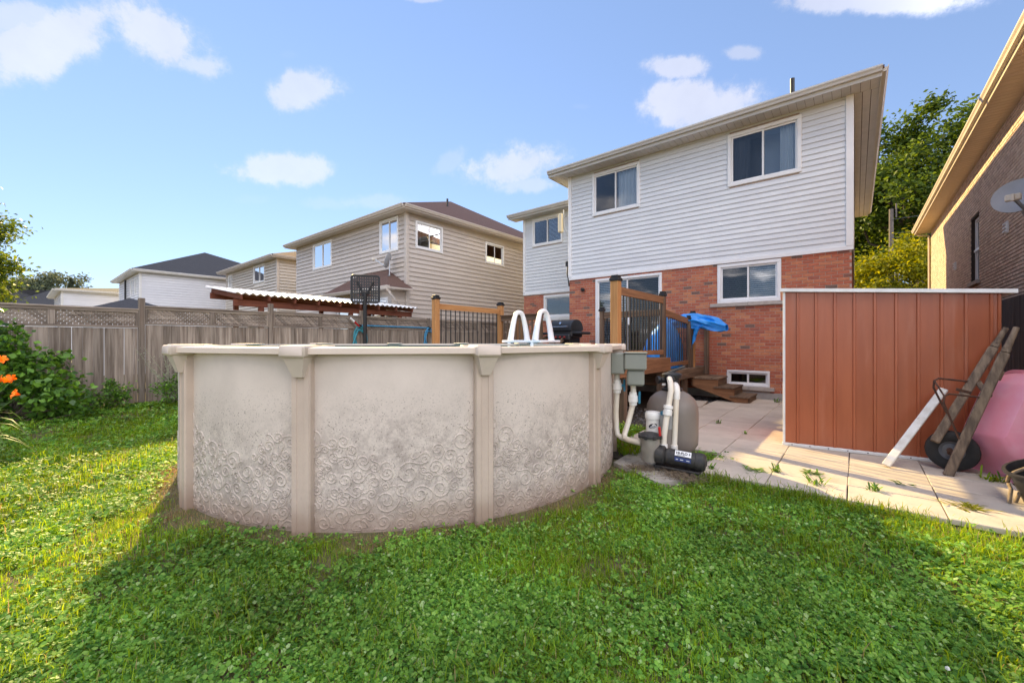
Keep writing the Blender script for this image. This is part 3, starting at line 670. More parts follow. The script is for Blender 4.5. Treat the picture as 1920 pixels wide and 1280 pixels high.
    lp = MB(); lp.lathe([(.05, 0), (.05, .03)], (-6.55, -.01, 3.06), (0, -1, 0), 12); lp.lathe([(.02, 0), (.05, .05), (.055, .12), (.045, .13)], (-6.52, -.03, 3.06), (.5, -.8, -.35), 12); lp.build('wall_lamp', 'black_plastic', H, smooth=40)
main_house()

# ------------------------------------------------------------------ houses of the neighbours on the left
def lap_house(name, label, x0, x1, y0, y1, top, sid, roofm, trim, apex, wins_back=(), wins_side=(), joined=True, group=None, pitch=.18, z0=.2, ov=.42, ap=None):
    H = thing(name, label, 'house', ((x0 + x1) / 2, y0, 0), 0, group)
    bw = Wall((x0, y0, 0), (1, 0, 0), (0, -1, 0)); sw = Wall((x1, y0, 0), (0, 1, 0), (1, 0, 0)); W, D = x1 - x0, y1 - y0
    bw.holes(0, W, 0, top, [shrink(h[:4]) for h in wins_back]).build('wall', sid, H)
    sw.holes(.15, D, 0, top, [shrink(h[:4]) for h in wins_side]).build('side_wall', sid, H)
    MB().box(x0, x0 + .15, y0 + .16, y1, 0, top).build('side_wall', sid, H)
    siding(bw, H, .02, W - .09, z0, top, pitch, sid, [h[:4] for h in wins_back], joined=joined, lip=.07 if joined else .042)
    siding(sw, H, .09, D, z0, top, pitch, sid, [h[:4] for h in wins_side], joined=joined, lip=.07 if joined else .042)
    MB().cbox(x1 - .09, x1 + .057, y0 - .057, y0 + .09, z0, top, .008).build('corner_trim', trim, H)
    for h in wins_back: window(bw, H, *h[:4], style=h[4], proud=.05, screen=h[5], room='room_dark')
    for h in wins_side: window(sw, H, *h[:4], style=h[4], proud=.05, screen=h[5], room='room_dark')
    MB().box(x0 - ov, x1 + ov, y0 - ov, y1, top, top + .015).build('soffit', trim, H)
    MB().box(x0 - ov, x1 + ov, y0 - ov - .02, y0 - ov - .002, top - .015, top + .14).build('fascia', trim, H)
    MB().box(x1 + ov + .002, x1 + ov + .02, y0 - ov, y1, top - .015, top + .14).build('fascia', trim, H)
    gutter(H, (x0 - ov, y0 - ov - .022, 0), (x1 + ov + .02, y0 - ov - .022, 0), (0, -1, 0), trim, top + .15)
    gutter(H, (x1 + ov + .022, y0 - ov, 0), (x1 + ov + .022, y1, 0), (1, 0, 0), trim, top + .15)
    hip_roof(H, x0 - ov - .05, x1 + ov + .05, y0 - ov - .05, y1 + ov, top + .155, apex[0], apex[1], apex[2], apex[3], roofm)
    return H, bw, sw
T, tb, ts = lap_house('tan_house', 'two-storey taupe sided house with brown hip roof and a bay window', -23.1, -13.3, -1.75, 10, 6.42, 'tan_siding', 'brown_shingle', 'tan_trim', (-19.4, -17.15, 3.95, 9.15),
    [(2.0, 3.93, 5.02, 6.3, 'curtain', 0), (8.0, 9.3, 5.02, 6.42 - .03, 'curtain_right', 0), (4.2, 5.8, 1.0, 2.6, 'none', 0)], [(.4, 1.8, 5.1, 6.2, 'curtain', 0), (4.4, 5.72, 5.1, 6.1, 'sheer', 0)], joined=False)
MB().tube([(-15.2, 2.0, 7.7), (-15.2, 2.0, 8.35)], .05, 10).build('vent_pipe', 'black_plastic', T, smooth=40)
def bay(T):
    y = -1.75; x0, x1 = -17.6, -13.35; yb = -2.38; z1 = 3.36
    b = MB(); b.prism([(x0, y + .01), (x0, yb), (x1, yb), (x1, y + .01)], 2, .3, z1); b.build('bay_wall', 'tan_siding', T)
    fw = Wall((x0, yb, 0), (1, 0, 0), (0, -1, 0)); hs = [(.25, 2.0, 1.3, 3.1), (2.95, 4.05, 1.3, 3.1)]
    siding(fw, T, 0, x1 - x0, .3, z1, .125, 'tan_siding', hs, joined=True, name='bay_siding')
    for h in hs:
        f = MB()
        for q in ((h[0], h[1], h[3] - .09, h[3]), (h[0], h[1], h[2], h[2] + .09), (h[0], h[0] + .09, h[2] + .09, h[3] - .09), (h[1] - .09, h[1], h[2] + .09, h[3] - .09)): fw.box(f, q[0], q[1], 0, .06, q[2], q[3], .006)
        o = f.build('bay_window', 'white_vinyl', T); g = MB(); fw.box(g, h[0] + .08, h[1] - .08, .012, .016, h[2] + .08, h[3] - .08); g.build('pane', 'window_glass', o)
        g = MB(); fw.box(g, h[0] + .08, h[1] - .08, .002, .006, h[2] + .08, h[3] - .08); g.build('blind', 'sheer', o)
    siding(Wall((x1, yb, 0), (0, 1, 0), (1, 0, 0)), T, 0, y - yb, .3, z1, .125, 'tan_siding', joined=True, name='bay_siding')
    e = .48
    r = MB(); q = [(x0 - e, y, z1 + .06), (x0 - e, yb - e, z1 + .06), (x1 + e, yb - e, z1 + .06), (x1 + e, y, z1 + .06), (x0 + 1.0, y, z1 + .98), (x1 - 1.2, y, z1 + .98)]
    r.add(q, [(0, 1, 4), (1, 2, 5, 4), (2, 3, 5)]); ro = r.build('bay_roof', 'brown_shingle', T)
    MB().box(x0 - e, x1 + e, yb - e, y - .03, z1, z1 + .05).build('bay_soffit', 'tan_trim', T)
    gutter(T, (x0 - e, yb - e, 0), (x1 + e + .1, yb - e, 0), (0, -1, 0), 'tan_trim', z1 + .08)
    downspout(T, [(x1 + e, yb - e - .05, z1 - .02), (x1 + e, yb - e + .1, z1 - .2), (x1 + .1, yb + .3, z1 - .55), (x1 + .1, yb + .3, .4)], 'tan_trim')
bay(T)
def sat_dish(name, label, base, top, face, r, arm, lnb, m='dish_grey', post=None):
    D = thing(name, label, 'satellite dish', base); base, top, face = Vector(base), Vector(top), Vector(face).normalized()
    pr = [(.01, -r * .17)] + [(r * t, -r * .17 + r * .17 * t * t) for t in (.2, .4, .6, .8, .95, 1)] + [(r * 1.0, .012), (r * .95, .012 - r * .02)] + [(r * t, .012 - r * .17 + r * .17 * t * t) for t in (.8, .6, .4, .2)] + [(.01, .012 - r * .17)]
    MB().lathe(pr, top, face, 32).build('dish', m, D, smooth=60)
    MB().tube([base] + (post or []) + [top - face * (r * .17 + .02)], .025, 8).build('mast', 'galvanised', D, smooth=40)
    MB().lathe([(.07, 0), (.07, .01)], base, (0, 0, 1), 12).build('foot', 'galvanised', D)
    a0, a1 = Vector(arm[0]), Vector(arm[1]); MB().bar(a0, a1, .035, .05).build('arm', 'galvanised' if m == 'dish_grey' and r < .35 else 'black_metal', D)
    MB().frame(a1, *lnb, lambda q: (q.cbox(-.09, .09, -.05, .05, -.055, .055, .015), q.cbox(-.02, .02, -.08, -.05, -.07, .05, .004))).build('receiver', 'dish_cream', D)
sat_dish('satellite_dish', 'satellite dish with long arm standing on the brown bay window roof', (-13.85, -2.15, 3.96), (-13.95, -2.15, 4.58), (-.77, -.60, .30), .31, ((-14.05, -2.25, 4.38), (-14.35, -2.5, 4.62)), ((0, 1, 0), (1, 0, 0), (0, 0, 1)), post=[Vector((-13.83, -2.15, 4.3))])
H2, _, _ = lap_house('tan_house', 'taupe sided house with brown roof standing between the bay window house and the white house', -35.6, -26.3, -1.5, 9, 6.34, 'far_tan_siding', 'brown_shingle', 'tan_trim', (-31.8, -30.3, 3.6, 8.4),
    [(5.5, 7.4, 5.15, 6.3, 'curtain_right', 0), (.5, 1.4, 5.1, 6.2, 'none', 0)])
MB().cbox(-35.5, -34, -2.3, -1.55, 2.3, 2.42, .01).build('canopy', 'tan_trim', H2)
H3, _, _ = lap_house('white_house', 'white sided house with dark grey hip roof beyond the taupe houses', -46.5, -37.8, -5.97, 6, 6.2, 'far_white_siding', 'grey_shingle', 'white_trim', (-44, -39.8, -1.8, 8.5),
    [(5.1, 6.3, 4.7, 5.95, 'none', 0), (6.9, 8.0, 4.7, 5.95, 'sheer', 0)])
MB().tube([(-38.6, -4.6, 6.6), (-38.6, -4.6, 7.1)], .06, 8).build('vent_pipe', 'black_plastic', H3)
downspout(H3, [(-42.7, -6.1, 6.1), (-42.7, -6.1, 1)], 'black_plastic', .06)
H4, _, _ = lap_house('white_house', 'farthest white house with a pale low roof behind the dark-roofed one', -60, -50.5, -9, 2, 5.6, 'far_white_siding', 'grey_shingle', 'white_trim', (-57, -54, -4, 6.6))
def garden_shed():
    G = thing('garden_shed', 'small outbuilding with dark grey pitched roof showing above the lattice fence', 'shed', (-23.4, -8.5, 0))
    MB().box(-25.2, -21.6, -9.6, -7.2, 0, 2.6).build('wall', 'far_white_siding', G)
    b = MB(); b.add([(-26, -10, 2.55), (-21.3, -10, 2.55), (-21.3, -6.9, 2.55), (-26, -6.9, 2.55), (-23.6, -8.5, 3.15), (-22.2, -8.5, 3.15)], [(0, 1, 5, 4), (1, 2, 5), (2, 3, 4, 5), (3, 0, 4), (0, 3, 2, 1)]); b.build('roof', 'grey_shingle', G)
garden_shed()

# ------------------------------------------------------------------ brick house on the right
def right_house():
    H = thing('tan_brick_house', 'tan brick house with warm beige soffit along the side of the yard', 'house', (5, 4, 0))
    w = Wall((2.6, 0, 0), (0, 1, 0), (-1, 0, 0)); TOP = 6.22; win = (4.95, 6.0, 3.07, 4.86); Y0, Y1 = -5.0, 14
    w.holes(Y0, Y1, 0, TOP, [win]).build('wall', 'joint_shade_mortar', H)
    bricks(w, H, Y0, Y1, .2, TOP, 'tan_brick', [(win[0], win[1], win[2], win[3])], CAM, bh=.062, j=.0165, out=.016, skip=lambda q: q[1] < 1.0 or q[2] < 2.2)
    MB().box(2.6 + .0, 2.75, 14.001, 14.15, 0, TOP).build('end_wall', 'tan_brick', H)
    # deep brick reveal, double-hung window, stone sill
    o = MB()
    ww = Wall((2.69, 0, 0), (0, 1, 0), (-1, 0, 0))
    window(ww, H, win[0], win[1], win[2], win[3], style='none', casing=.06, proud=.02, panes=1, screen=1, depth=.9)
    MB().box(2.64, 2.67, win[0] + .05, win[1] - .05, 3.93, 3.99).build('meeting_rail', 'white_vinyl', H)
    MB().cbox(2.52, 2.7, win[0] - .1, win[1] + .1, win[2] - .11, win[2] - .004, .008).build('sill', 'stone_sill', H)
    ex = 2.6 - .5
    k = Y0
    while k < 14.4:
        MB().cbox(ex + .02, 2.598, k, k + .15, TOP, TOP + .012, .003).build('soffit_panel', 'warm_soffit', H); k += .156
    MB().box(ex - .002, ex + .018, Y0, 14.45, TOP - .03, TOP + .15).build('fascia', 'warm_trim', H)
    gutter(H, (ex - .004, Y0, 0), (ex - .004, 14.47, 0), (-1, 0, 0), 'warm_trim', TOP + .16)
    b = MB(); b.add([(ex - .05, Y0, TOP + .16), (ex - .05, 14.5, TOP + .16), (7, 10, TOP + 2.6), (7, Y0, TOP + 2.6)], [(0, 1, 2, 3)]); b.build('roof', 'brown_shingle', H)
    downspout(H, [(ex + .0, 14.38, TOP + .02), (ex + .15, 14.3, TOP - .1), (2.53, 14.1, TOP - .2), (2.53, 14.06, 3), (2.53, 14.06, .2)], 'warm_trim')
    for y, z in ((8.2, 3.75), (2.25, 3.75)):
        v = MB(); v.cbox(2.55, 2.592, y - .08, y + .08, z, z + .26, .01)
        for q in range(3): v.cbox(2.515, 2.552, y - .07, y + .07, z + .02 + q * .08, z + .06 + q * .08, .005)
        v.build('vent_cover', 'white_vinyl', H)
right_house()
sat_dish('satellite_dish', 'big grey satellite dish mounted on the tan brick wall', (2.58, .35, 3.6), (2.30, .06, 4.03), (-.35, -.86, .32), .33, ((2.44, -.02, 3.62), (2.15, -.42, 3.90)), ((1, -.3, 0), (.3, 1, 0), (0, 0, 1)), post=[Vector((2.46, .3, 3.62)), Vector((2.36, .22, 3.85))])

# ------------------------------------------------------------------ weathered side fence with lattice top
FX = -10.96
def lattice(y0, y1, z0, z1, x, mb, pitch=.075, w=.041):
    for layer, sgn in ((0, 1), (1, -1)):
        t = -(z1 - z0)
        while t < (y1 - y0):
            a, b = t, t + (z1 - z0)                     # diagonal from (a, z0) to (b, z1), clipped
            pa, pb = max(a, 0), min(b, y1 - y0)
            if pb - pa > .02:
                za, zb = z0 + (pa - a), z0 + (pb - a)
                ya, yb = (y0 + pa, y0 + pb) if sgn > 0 else (y1 - pa, y1 - pb)
                xx = x + layer * .008; h = w * .7
                mb.add([(xx, ya, za - h), (xx, yb, zb - h), (xx, yb, zb + h), (xx, ya, za + h), (xx + .007, ya, za - h), (xx + .007, yb, zb - h), (xx + .007, yb, zb + h), (xx + .007, ya, za + h)],
                       [(0, 1, 2, 3), (7, 6, 5, 4), (0, 4, 5, 1), (3, 2, 6, 7)])
            t += pitch
def side_fence():
    rr = random.Random(11)
    posts = [-14.65, -12.23, -9.81, -7.43, -5.0, -2.57, -.15, 2.2]
    tops = [2.06, 2.06, 2.13, 2.15, 2.15, 2.15, 2.15]
    names = ['weathered fence panel with lattice top behind the orange lilies', 'weathered fence panel with wide light gaps behind the low green shrubs', 'weathered lattice fence panel next to the tall post beside the low shrubs',
             'weathered lattice fence panel under the end of the white corrugated roof', 'weathered lattice fence panel with the blue pole hung along it', 'weathered lattice fence panel beside the orange deck post with black balusters', 'weathered lattice fence panel farthest along, beside the house']
    for i in range(len(posts) - 1):
        y0, y1, top = posts[i], posts[i + 1], tops[i]; g = gh(FX, (y0 + y1) / 2); lz = top - .37
        F = thing('lattice_fence', names[i], 'fence', (FX, (y0 + y1) / 2, g), 0, 'panels of the weathered lattice fence')
        y = y0 + .06; ye = y1 - .06
        while y < ye - .03:
            w = min(rr.uniform(.132, .142), ye - y); gp = rr.choice((.001, .002, .004, .009)) if i in (0, 1) else rr.choice((.0005, .001, .001, .003))
            b = MB(); zb = g + rr.uniform(-.02, .02); b.cbox(FX - .009 + rr.uniform(-.003, .003), FX + .011, y, y + w, zb, lz - .01, .003); b.build('board', 'fence_wood_z', F)
            y += w + gp
        MB().cbox(FX - .03, FX + .035, y0 + .05, y1 - .05, lz, lz + .04, .004).build('rail', 'fence_wood_y', F)
        MB().cbox(FX - .045, FX + .05, y0 + .045, y1 - .045, top - .02, top + .012, .004).build('rail', 'fence_wood_y', F)
        MB().cbox(FX + .012, FX + .03, y0 + .05, y1 - .05, top - .07, top - .022, .003).build('rail', 'fence_wood_y', F)
        MB().cbox(FX - .06, FX - .012, y0 + .05, y1 - .05, g + .25, g + .34, .003).build('rail', 'fence_wood_y', F)
        L = MB(); lattice(y0 + .06, y1 - .06, lz + .03, top - .03, FX - .008, L); L.build('lattice', 'fence_wood_y', F, kind='stuff')
        ym = (y0 + y1) / 2
        for yy in (y0 + .07, ym, y1 - .07): MB().cbox(FX - .02, FX + .032, yy - (.045 if yy == ym else .022), yy + (.045 if yy == ym else .022), lz + .042, top - .072, .003).build('stile', 'fence_wood_z', F)
    hts = [2.15, 2.10, 2.29, 2.34, 2.31, 2.2, 2.2, 2.2]
    wh = ['at the near end of the lattice fence', 'standing behind the big green shrub', 'standing tall between the low shrubs', 'under the end of the white corrugated roof', 'right behind the coiled teal hose', 'beside the blue hose and the orange deck post', 'seen through the black deck balusters', 'at the far end of the lattice fence']
    for y, h, where in zip(posts, hts, wh):
        g = gh(FX, y); tag(MB().cbox(FX - .05, FX + .05, y - .05, y + .05, g - .02, h, .006).build('fence_post', 'fence_wood_z'),
            'weathered square fence post ' + where, 'post', 'posts of the weathered fence')
side_fence()
def gate():
    G = thing('wooden_gate', 'narrow wooden gate between the lattice fence and the house corner', 'gate', (-10.65, 1.9, 0))
    for k, h in enumerate((2.42, 2.3, 2.36, 2.28)): MB().cbox(-10.92 + k * .15, -10.78 + k * .15, 1.9, 1.925, .08, h, .003).build('board', 'deck_wood_z', G)
    MB().cbox(-10.92, -10.33, 1.93, 1.97, 1.9, 2.0, .003).build('rail', 'deck_wood_x', G); MB().cbox(-10.92, -10.33, 1.93, 1.97, .4, .5, .003).build('rail', 'deck_wood_x', G)
gate()
def dark_fence():
    F = thing('dark_fence', 'nearly black plank fence between the copper shed and the tan brick house', 'fence', (1.78, -1, 0)); rr = random.Random(4)
    y = -7.2
    while y < 9: MB().cbox(1.77 + rr.uniform(0, .006), 1.79, y, y + .138, .03, 2.05, .003).build('board', 'dark_fence_wood_z', F); y += .144
    for z in (.35, 1.2, 1.9): MB().cbox(1.792, 1.83, -7.2, 9, z, z + .09, .003).build('rail', 'dark_fence_wood_y', F)
dark_fence()

# ------------------------------------------------------------------ pool hoop things along the fence
def hoop():
    B = thing('basketball_hoop', 'black grid basketball backboard seen from behind on a dark pole', 'basketball hoop', (-10.28, -5.3, .12))
    MB().tube([(-10.28, -5.3, .12), (-10.28, -5.3, 2.75)], .05, 10).build('pole', 'black_metal', B, smooth=40)
    n = Vector((.82, -.57, 0)); s = Vector((.57, .82, 0)); c = Vector((-10.28, -5.3, 0)) - n * .16; W, z0, z1 = .37, 2.50, 3.25; r = .07
    g = MB()
    nx, nz = 11, 9; bw = .034
    for i in range(nx + 1):
        a = -W + .03 + (2 * W - .06) * i / nx; g.frame(c, s, n, (0, 0, 1), lambda q: q.box(a - bw / 2, a + bw / 2, 0, .018, z0 + .02, z1 - .02))
    for j in range(nz + 1):
        z = z0 + .03 + (z1 - z0 - .06) * j / nz; g.frame(c, s, n, (0, 0, 1), lambda q: q.box(-W + .02, W - .02, .001, .019, z - bw / 2, z + bw / 2))
    g.build('grid', 'black_plastic', B)
    pts = [(W - r + r * math.cos(t), z1 - r + r * math.sin(t)) for t in np.linspace(0, PI / 2, 6)] + [(-W + r + r * math.cos(t), z1 - r + r * math.sin(t)) for t in np.linspace(PI / 2, PI, 6)] + [(-W + r + r * math.cos(t), z0 + r + r * math.sin(t)) for t in np.linspace(PI, 1.5 * PI, 6)] + [(W - r + r * math.cos(t), z0 + r + r * math.sin(t)) for t in np.linspace(1.5 * PI, 2 * PI, 6)]
    MB().tube([c + s * a + n * .01 + Vector((0, 0, z)) for a, z in pts], .022, 8, closed=True).build('border', 'black_plastic', B, smooth=40)
    for sg in (-1, 1): MB().bar(Vector((-10.28, -5.3, 2.62)), c + s * .22 * sg + n * .03 + Vector((0, 0, 3.08)), .035, .05).build('brace', 'black_metal', B)
    rim = MB(); cc = c - n * .28 + Vector((0, 0, 2.72)); rim.tube([cc + s * .22 * math.cos(t) + n * .22 * math.sin(t) for t in np.linspace(0, 2 * PI, 24, endpoint=False)], .01, 6, closed=True); rim.build('rim', 'red_can', B)
    MB().lathe([(.35, 0), (.35, .08), (.12, .16)], (-10.28, -5.3, .1), n=20).build('base', 'black_plastic', B, smooth=40)
hoop()
def hoses():
    x = FX + .075
    P = tag(MB().tube([(x, -5.05, 1.88), (x, -3.8, 1.875), (x, -2.55, 1.87)], .022, 8).build('pool_pole', 'hose_blue', smooth=40), 'long blue telescopic pool pole hung along the weathered fence', 'pole')
    for nm, lab, cy, turns, mm in (('pool_hose', 'teal blue hose coiled on the fence behind the hoop pole', -5.1, 5, 'hose_teal'), ('pool_hose', 'blue hose coiled on the fence beside the orange deck post', -2.6, 3, 'hose_blue')):
        H = thing(nm, lab, 'hose', (x, cy, 1.2)); b = MB(); pts = []
        for k in range(turns * 20):
            t = k / 20 * 2 * PI; rr = .2 + .03 * math.sin(k * .13); pts.append((x + .03 + .02 * math.sin(k * .31), cy + rr * math.sin(t) * .85, 1.55 + rr * 1.45 * math.cos(t) - .02 * (k // 20)))
        pts += [(x + .03, cy - .25, 1.3), (x + .04, cy - .33, 1.0), (x + .04, cy - .36, .6), (x + .05, cy - .3, .25)]
        b.tube(pts, .019, 6).build('coil', mm, H, smooth=60)
        MB().bar((x - .05, cy, 1.9), (x + .06, cy, 1.86), .05, .05).build('hook', 'black_metal', H)
    N = thing('hose_nozzle', 'red and white hose end sticking up over the coil on the fence', 'nozzle', (x, -5.3, 1.9)); MB().tube([(x + .05, -5.15, 1.85), (x + .05, -5.3, 1.98)], .025, 8).build('grip', 'red_can', N); MB().tube([(x + .05, -5.301, 1.981), (x + .05, -5.42, 2.08)], .028, 8).build('tip', 'white_plastic', N)
hoses()
def pergola():
    P = thing('pergola', 'red-brown timber pergola with white corrugated roof behind the fence', 'pergola', (-13.4, -5.3, 0))
    y0, y1 = -7.75, -2.3; xa, xb = -12.25, -14.6
    def zt(y): return 2.60 + (y0 - y) * .008
    b = MB(); n = 130
    for k in range(n + 1):
        y = y0 - .1 + (y1 - y0 + .25) * k / n; dz = .018 * math.sin(k * PI * .5) * 1.2 + .012 * ((k % 4) in (1, 2))
        b.v += [(xa + .18, y, zt(y) + .06 + dz), (xb - .1, y, zt(y) + .44 + dz)]
    b.f = [(2 * k, 2 * k + 2, 2 * k + 3, 2 * k + 1) for k in range(n)]
    m2 = len(b.v); b.add([(v[0], v[1], v[2] - .012) for v in b.v], [(f[3], f[2], f[1], f[0]) for f in b.f]); b.f += [(2 * k, 2 * k + 2, 2 * k + 2 + m2, 2 * k + m2) for k in range(n)]
    b.build('roof', 'corrugated_white', P)
    for k in range(9):
        y = y0 + .05 + k * (y1 - y0 - .1) / 8; MB().bar((xa + .14, y, zt(y) - .03), (xb, y, zt(y) + .32), .05, .13).build('rafter', 'redwood_x', P)
    for x, dz in ((xa - .15, -.16), (xb + .2, .16)): MB().bar((x, y0 - .05, zt(y0) + dz), (x, y1 + .1, zt(y1) + dz), .09, .17).build('beam', 'redwood_y', P)
    for x, t in ((xa - .15, 0), (xb + .2, .3)):
        for y in (y0 + .6, y0 + 3.2, y1 - .4): MB().cbox(x - .06, x + .06, y - .06, y + .06, 0, zt(y) + t - .25, .006).build('post', 'redwood_z', P)
pergola()

# ------------------------------------------------------------------ deck
DX0, DX1, DY0, DYM = -7.75, -3.06, -4.92, -2.55; ZU, ZL = 1.08, .79
def cap(parent, x, y, z, w=.165, m='black_metal'):
    b = MB(); b.cbox(x - w / 2, x + w / 2, y - w / 2, y + w / 2, z, z + .05, .006); h = w * .38; b.cbox(x - w * .42, x + w * .42, y - w * .42, y + w * .42, z + .05, z + .062, .003); b.cbox(x - h, x + h, y - h, y + h, z + .062, z + .1, .006); b.build('post_cap', m, parent)
def deck():
    D = thing('deck', 'raised wooden deck between the round pool and the patio door', 'deck', (-5.4, -2.5, 0))
    x = DX0 - .02; rr = random.Random(2)
    while x < DX1 + .05:                                # boards of the upper level run away from the pool
        MB().cbox(x, x + .136, DY0 - .06, DYM, ZU - .035, ZU + rr.uniform(-.002, .002), .004).build('deck_board', 'deck_wood_y', D); x += .142
    y = DYM + .012
    while y < -.06:
        MB().cbox(DX0 - .02, DX1 + .11, y, min(y + .136, -.05), ZL - .035, ZL + rr.uniform(-.002, .002), .004).build('deck_board', 'old_deck_wood_x', D); y += .142
    MB().cbox(DX1 + .082, DX1 + .12, DY0 - .1, DYM - .01, ZU - .27, ZU - .036, .004).build('fascia', 'deck_wood_y', D)
    MB().cbox(DX0, DX1 + .08, DY0 - .1, DY0 - .062, ZU - .27, ZU - .036, .004).build('fascia', 'deck_wood_x', D)
    MB().cbox(DX1 + .112, DX1 + .15, DYM, -.05, ZL - .22, ZL - .002, .004).build('fascia', 'old_deck_wood_y', D)
    MB().cbox(DX0, DX1 + .08, DYM - .06, DYM - .02, ZL - .3, ZU - .036, .004).build('riser', 'old_deck_wood_x', D)
    for yy in (-4.6, -3.9, -3.2): MB().cbox(DX0 + .05, DX1 + .07, yy, yy + .04, ZU - .22, ZU - .037, .003).build('joist', 'old_deck_wood_x', D)
    for px_, py_ in ((DX1 + .02, -4.7), (DX1 + .02, -2.9), (DX1 + .03, -1.4), (-5.4, -4.7), (-7.6, -4.7), (-4.3, -2.9), (-5.6, -1.6)):
        MB().cbox(px_ - .06, px_ + .06, py_ - .06, py_ + .06, 0, (ZU if py_ < DYM else ZL) - .24, .004).build('support_post', 'old_deck_wood_z', D)
    # steps to the lower level by the grill
    # posts
    def post(x, y, z0, z1, w=.14, m='new_post_wood_z', cw=None): MB().cbox(x - w / 2, x + w / 2, y - w / 2, y + w / 2, z0, z1, .006).build('post', m, D); cap(D, x, y, z1, cw or w * 1.22)
    post(DX1, DY0, ZU, 2.44); post(DX0, DY0, ZU, 2.44); post(DX0, DYM, ZL, 2.44)
    post(DX1 - .02, DYM - .1, ZL - .2, 2.38, .10, 'old_deck_wood_z', .135); post(-4.5, DYM - .1, ZU, 2.12, .09, 'old_deck_wood_z', .125); post(-6.3, DYM - .05, ZU, 2.12, .09, 'old_deck_wood_z', .125)
    post(DX1, -.62, ZL - .1, 2.08, .10, 'new_post_wood_z', .135); post(DX1 + .01, -.98, ZL - .1, 1.95, .09, 'old_deck_wood_z', .12); post(-2.86, -.14, ZL - .2, 1.98, .10, 'old_deck_wood_z', .125)
    post(DX1, -.75, ZL, 1.98, .08, 'old_deck_wood_z', .11)
    # right railing, upper level
    def rail(a, b, zt, zb, mw, n, bal='black', bot=True, drop=0):
        a, b = Vector(a), Vector(b); ax = 'x' if abs(b.x - a.x) > abs(b.y - a.y) else 'y'
        MB().bar(a + Vector((0, 0, zt - .07)), b + Vector((0, 0, zt - .07 - drop)), .04, .14).build('rail', mw + ax, D)
        if bot: MB().bar(a + Vector((0, 0, zb)), b + Vector((0, 0, zb)), .04, .09).build('rail', mw + ax, D)
        for k in range(n):
            t = (k + .6) / (n + .2); p = a.lerp(b, t)
            if bal == 'black': MB().tube([p + Vector((0, 0, zb - .02)), p + Vector((0, 0, zt - .10 - drop * t))], .0135, 6).build('baluster', 'black_metal', D)
            else: MB().cbox(p.x - .018, p.x + .018, p.y - .018, p.y + .018, zb, zt - .06, .002).build('baluster', 'old_deck_wood_z', D)
    rail((DX1, DY0 + .07, 0), (DX1, DYM - .16, 0), 2.36, 1.2, 'deck_wood_', 15)
    rail((DX1, DYM - .04, 0), (DX1, -1.03, 0), 2.1, .92, 'deck_wood_', 12, drop=.12)
    rail((DX1, -.94, 0), (DX1, -.68, 0), 1.86, .92, 'old_deck_wood_', 3)
    rail((DX0, DY0 + .07, 0), (DX0, DYM - .07, 0), 2.34, 1.14, 'new_post_wood_', 14)
    rail((-4.45, DYM - .1, 0), (DX1 - .08, DYM - .1, 0), 2.1, 1.18, 'old_deck_wood_', 9)
    rail((DX0 + .08, DYM - .05, 0), (-6.35, DYM - .05, 0), 2.13, 1.18, 'old_deck_wood_', 9, 'wood')
    MB().cbox(DX0 + .08, -6.3, DYM - .12, DYM + .03, 2.131, 2.16, .004).build('rail_cap', 'old_deck_wood_x', D)
    # two stair handrails seen between the boards, leading down to the lower level
    MB().bar((-7.2, -2.2, 1.25), (-6.2, -1.0, 1.9), .04, .09).build('stair_rail', 'old_deck_wood_x', D); MB().bar((-6.1, -2.2, 1.3), (-5.9, -1.5, 1.8), .04, .09).build('stair_rail', 'old_deck_wood_x', D)
    # small steps from the upper level
    MB().cbox(-6.2, -4.6, DYM + .0, DYM + .28, ZL + .12, ZL + .155, .004).build('tread', 'old_deck_wood_x', D)
deck()
def stairs():
    S = thing('stairs', 'three weathered wooden steps leading down from the deck to the patio', 'stairs', (-2.2, -.55, .05))
    ya, yb = -1.08, -.2
    for x0, x1, z in ((-2.9, -2.36, .575), (-2.46, -2.02, .385), (-2.13, -1.72, .195)):
        MB().cbox(x0, x1, ya - .03, yb, z - .04, z, .005).build('tread', 'old_deck_wood_y', S)
        MB().cbox(x1 - .05, x1 - .02, ya + .05, yb - .03, z - .18, z - .042, .003).build('riser', 'old_deck_wood_y', S)
    for y in (ya, yb - .05):
        b = MB(); b.prism([(-2.93, .535), (-2.38, .535), (-2.38, .345), (-2.04, .345), (-2.04, .155), (-1.77, .155), (-1.77, .052), (-2.02, .052), (-2.93, .36)], 1, y + .0, y + .04); b.build('stringer', 'deck_wood_x', S)
    MB().cbox(-2.95, -2.915, ya, yb, .36, .60, .003).build('header', 'deck_wood_y', S)
stairs()
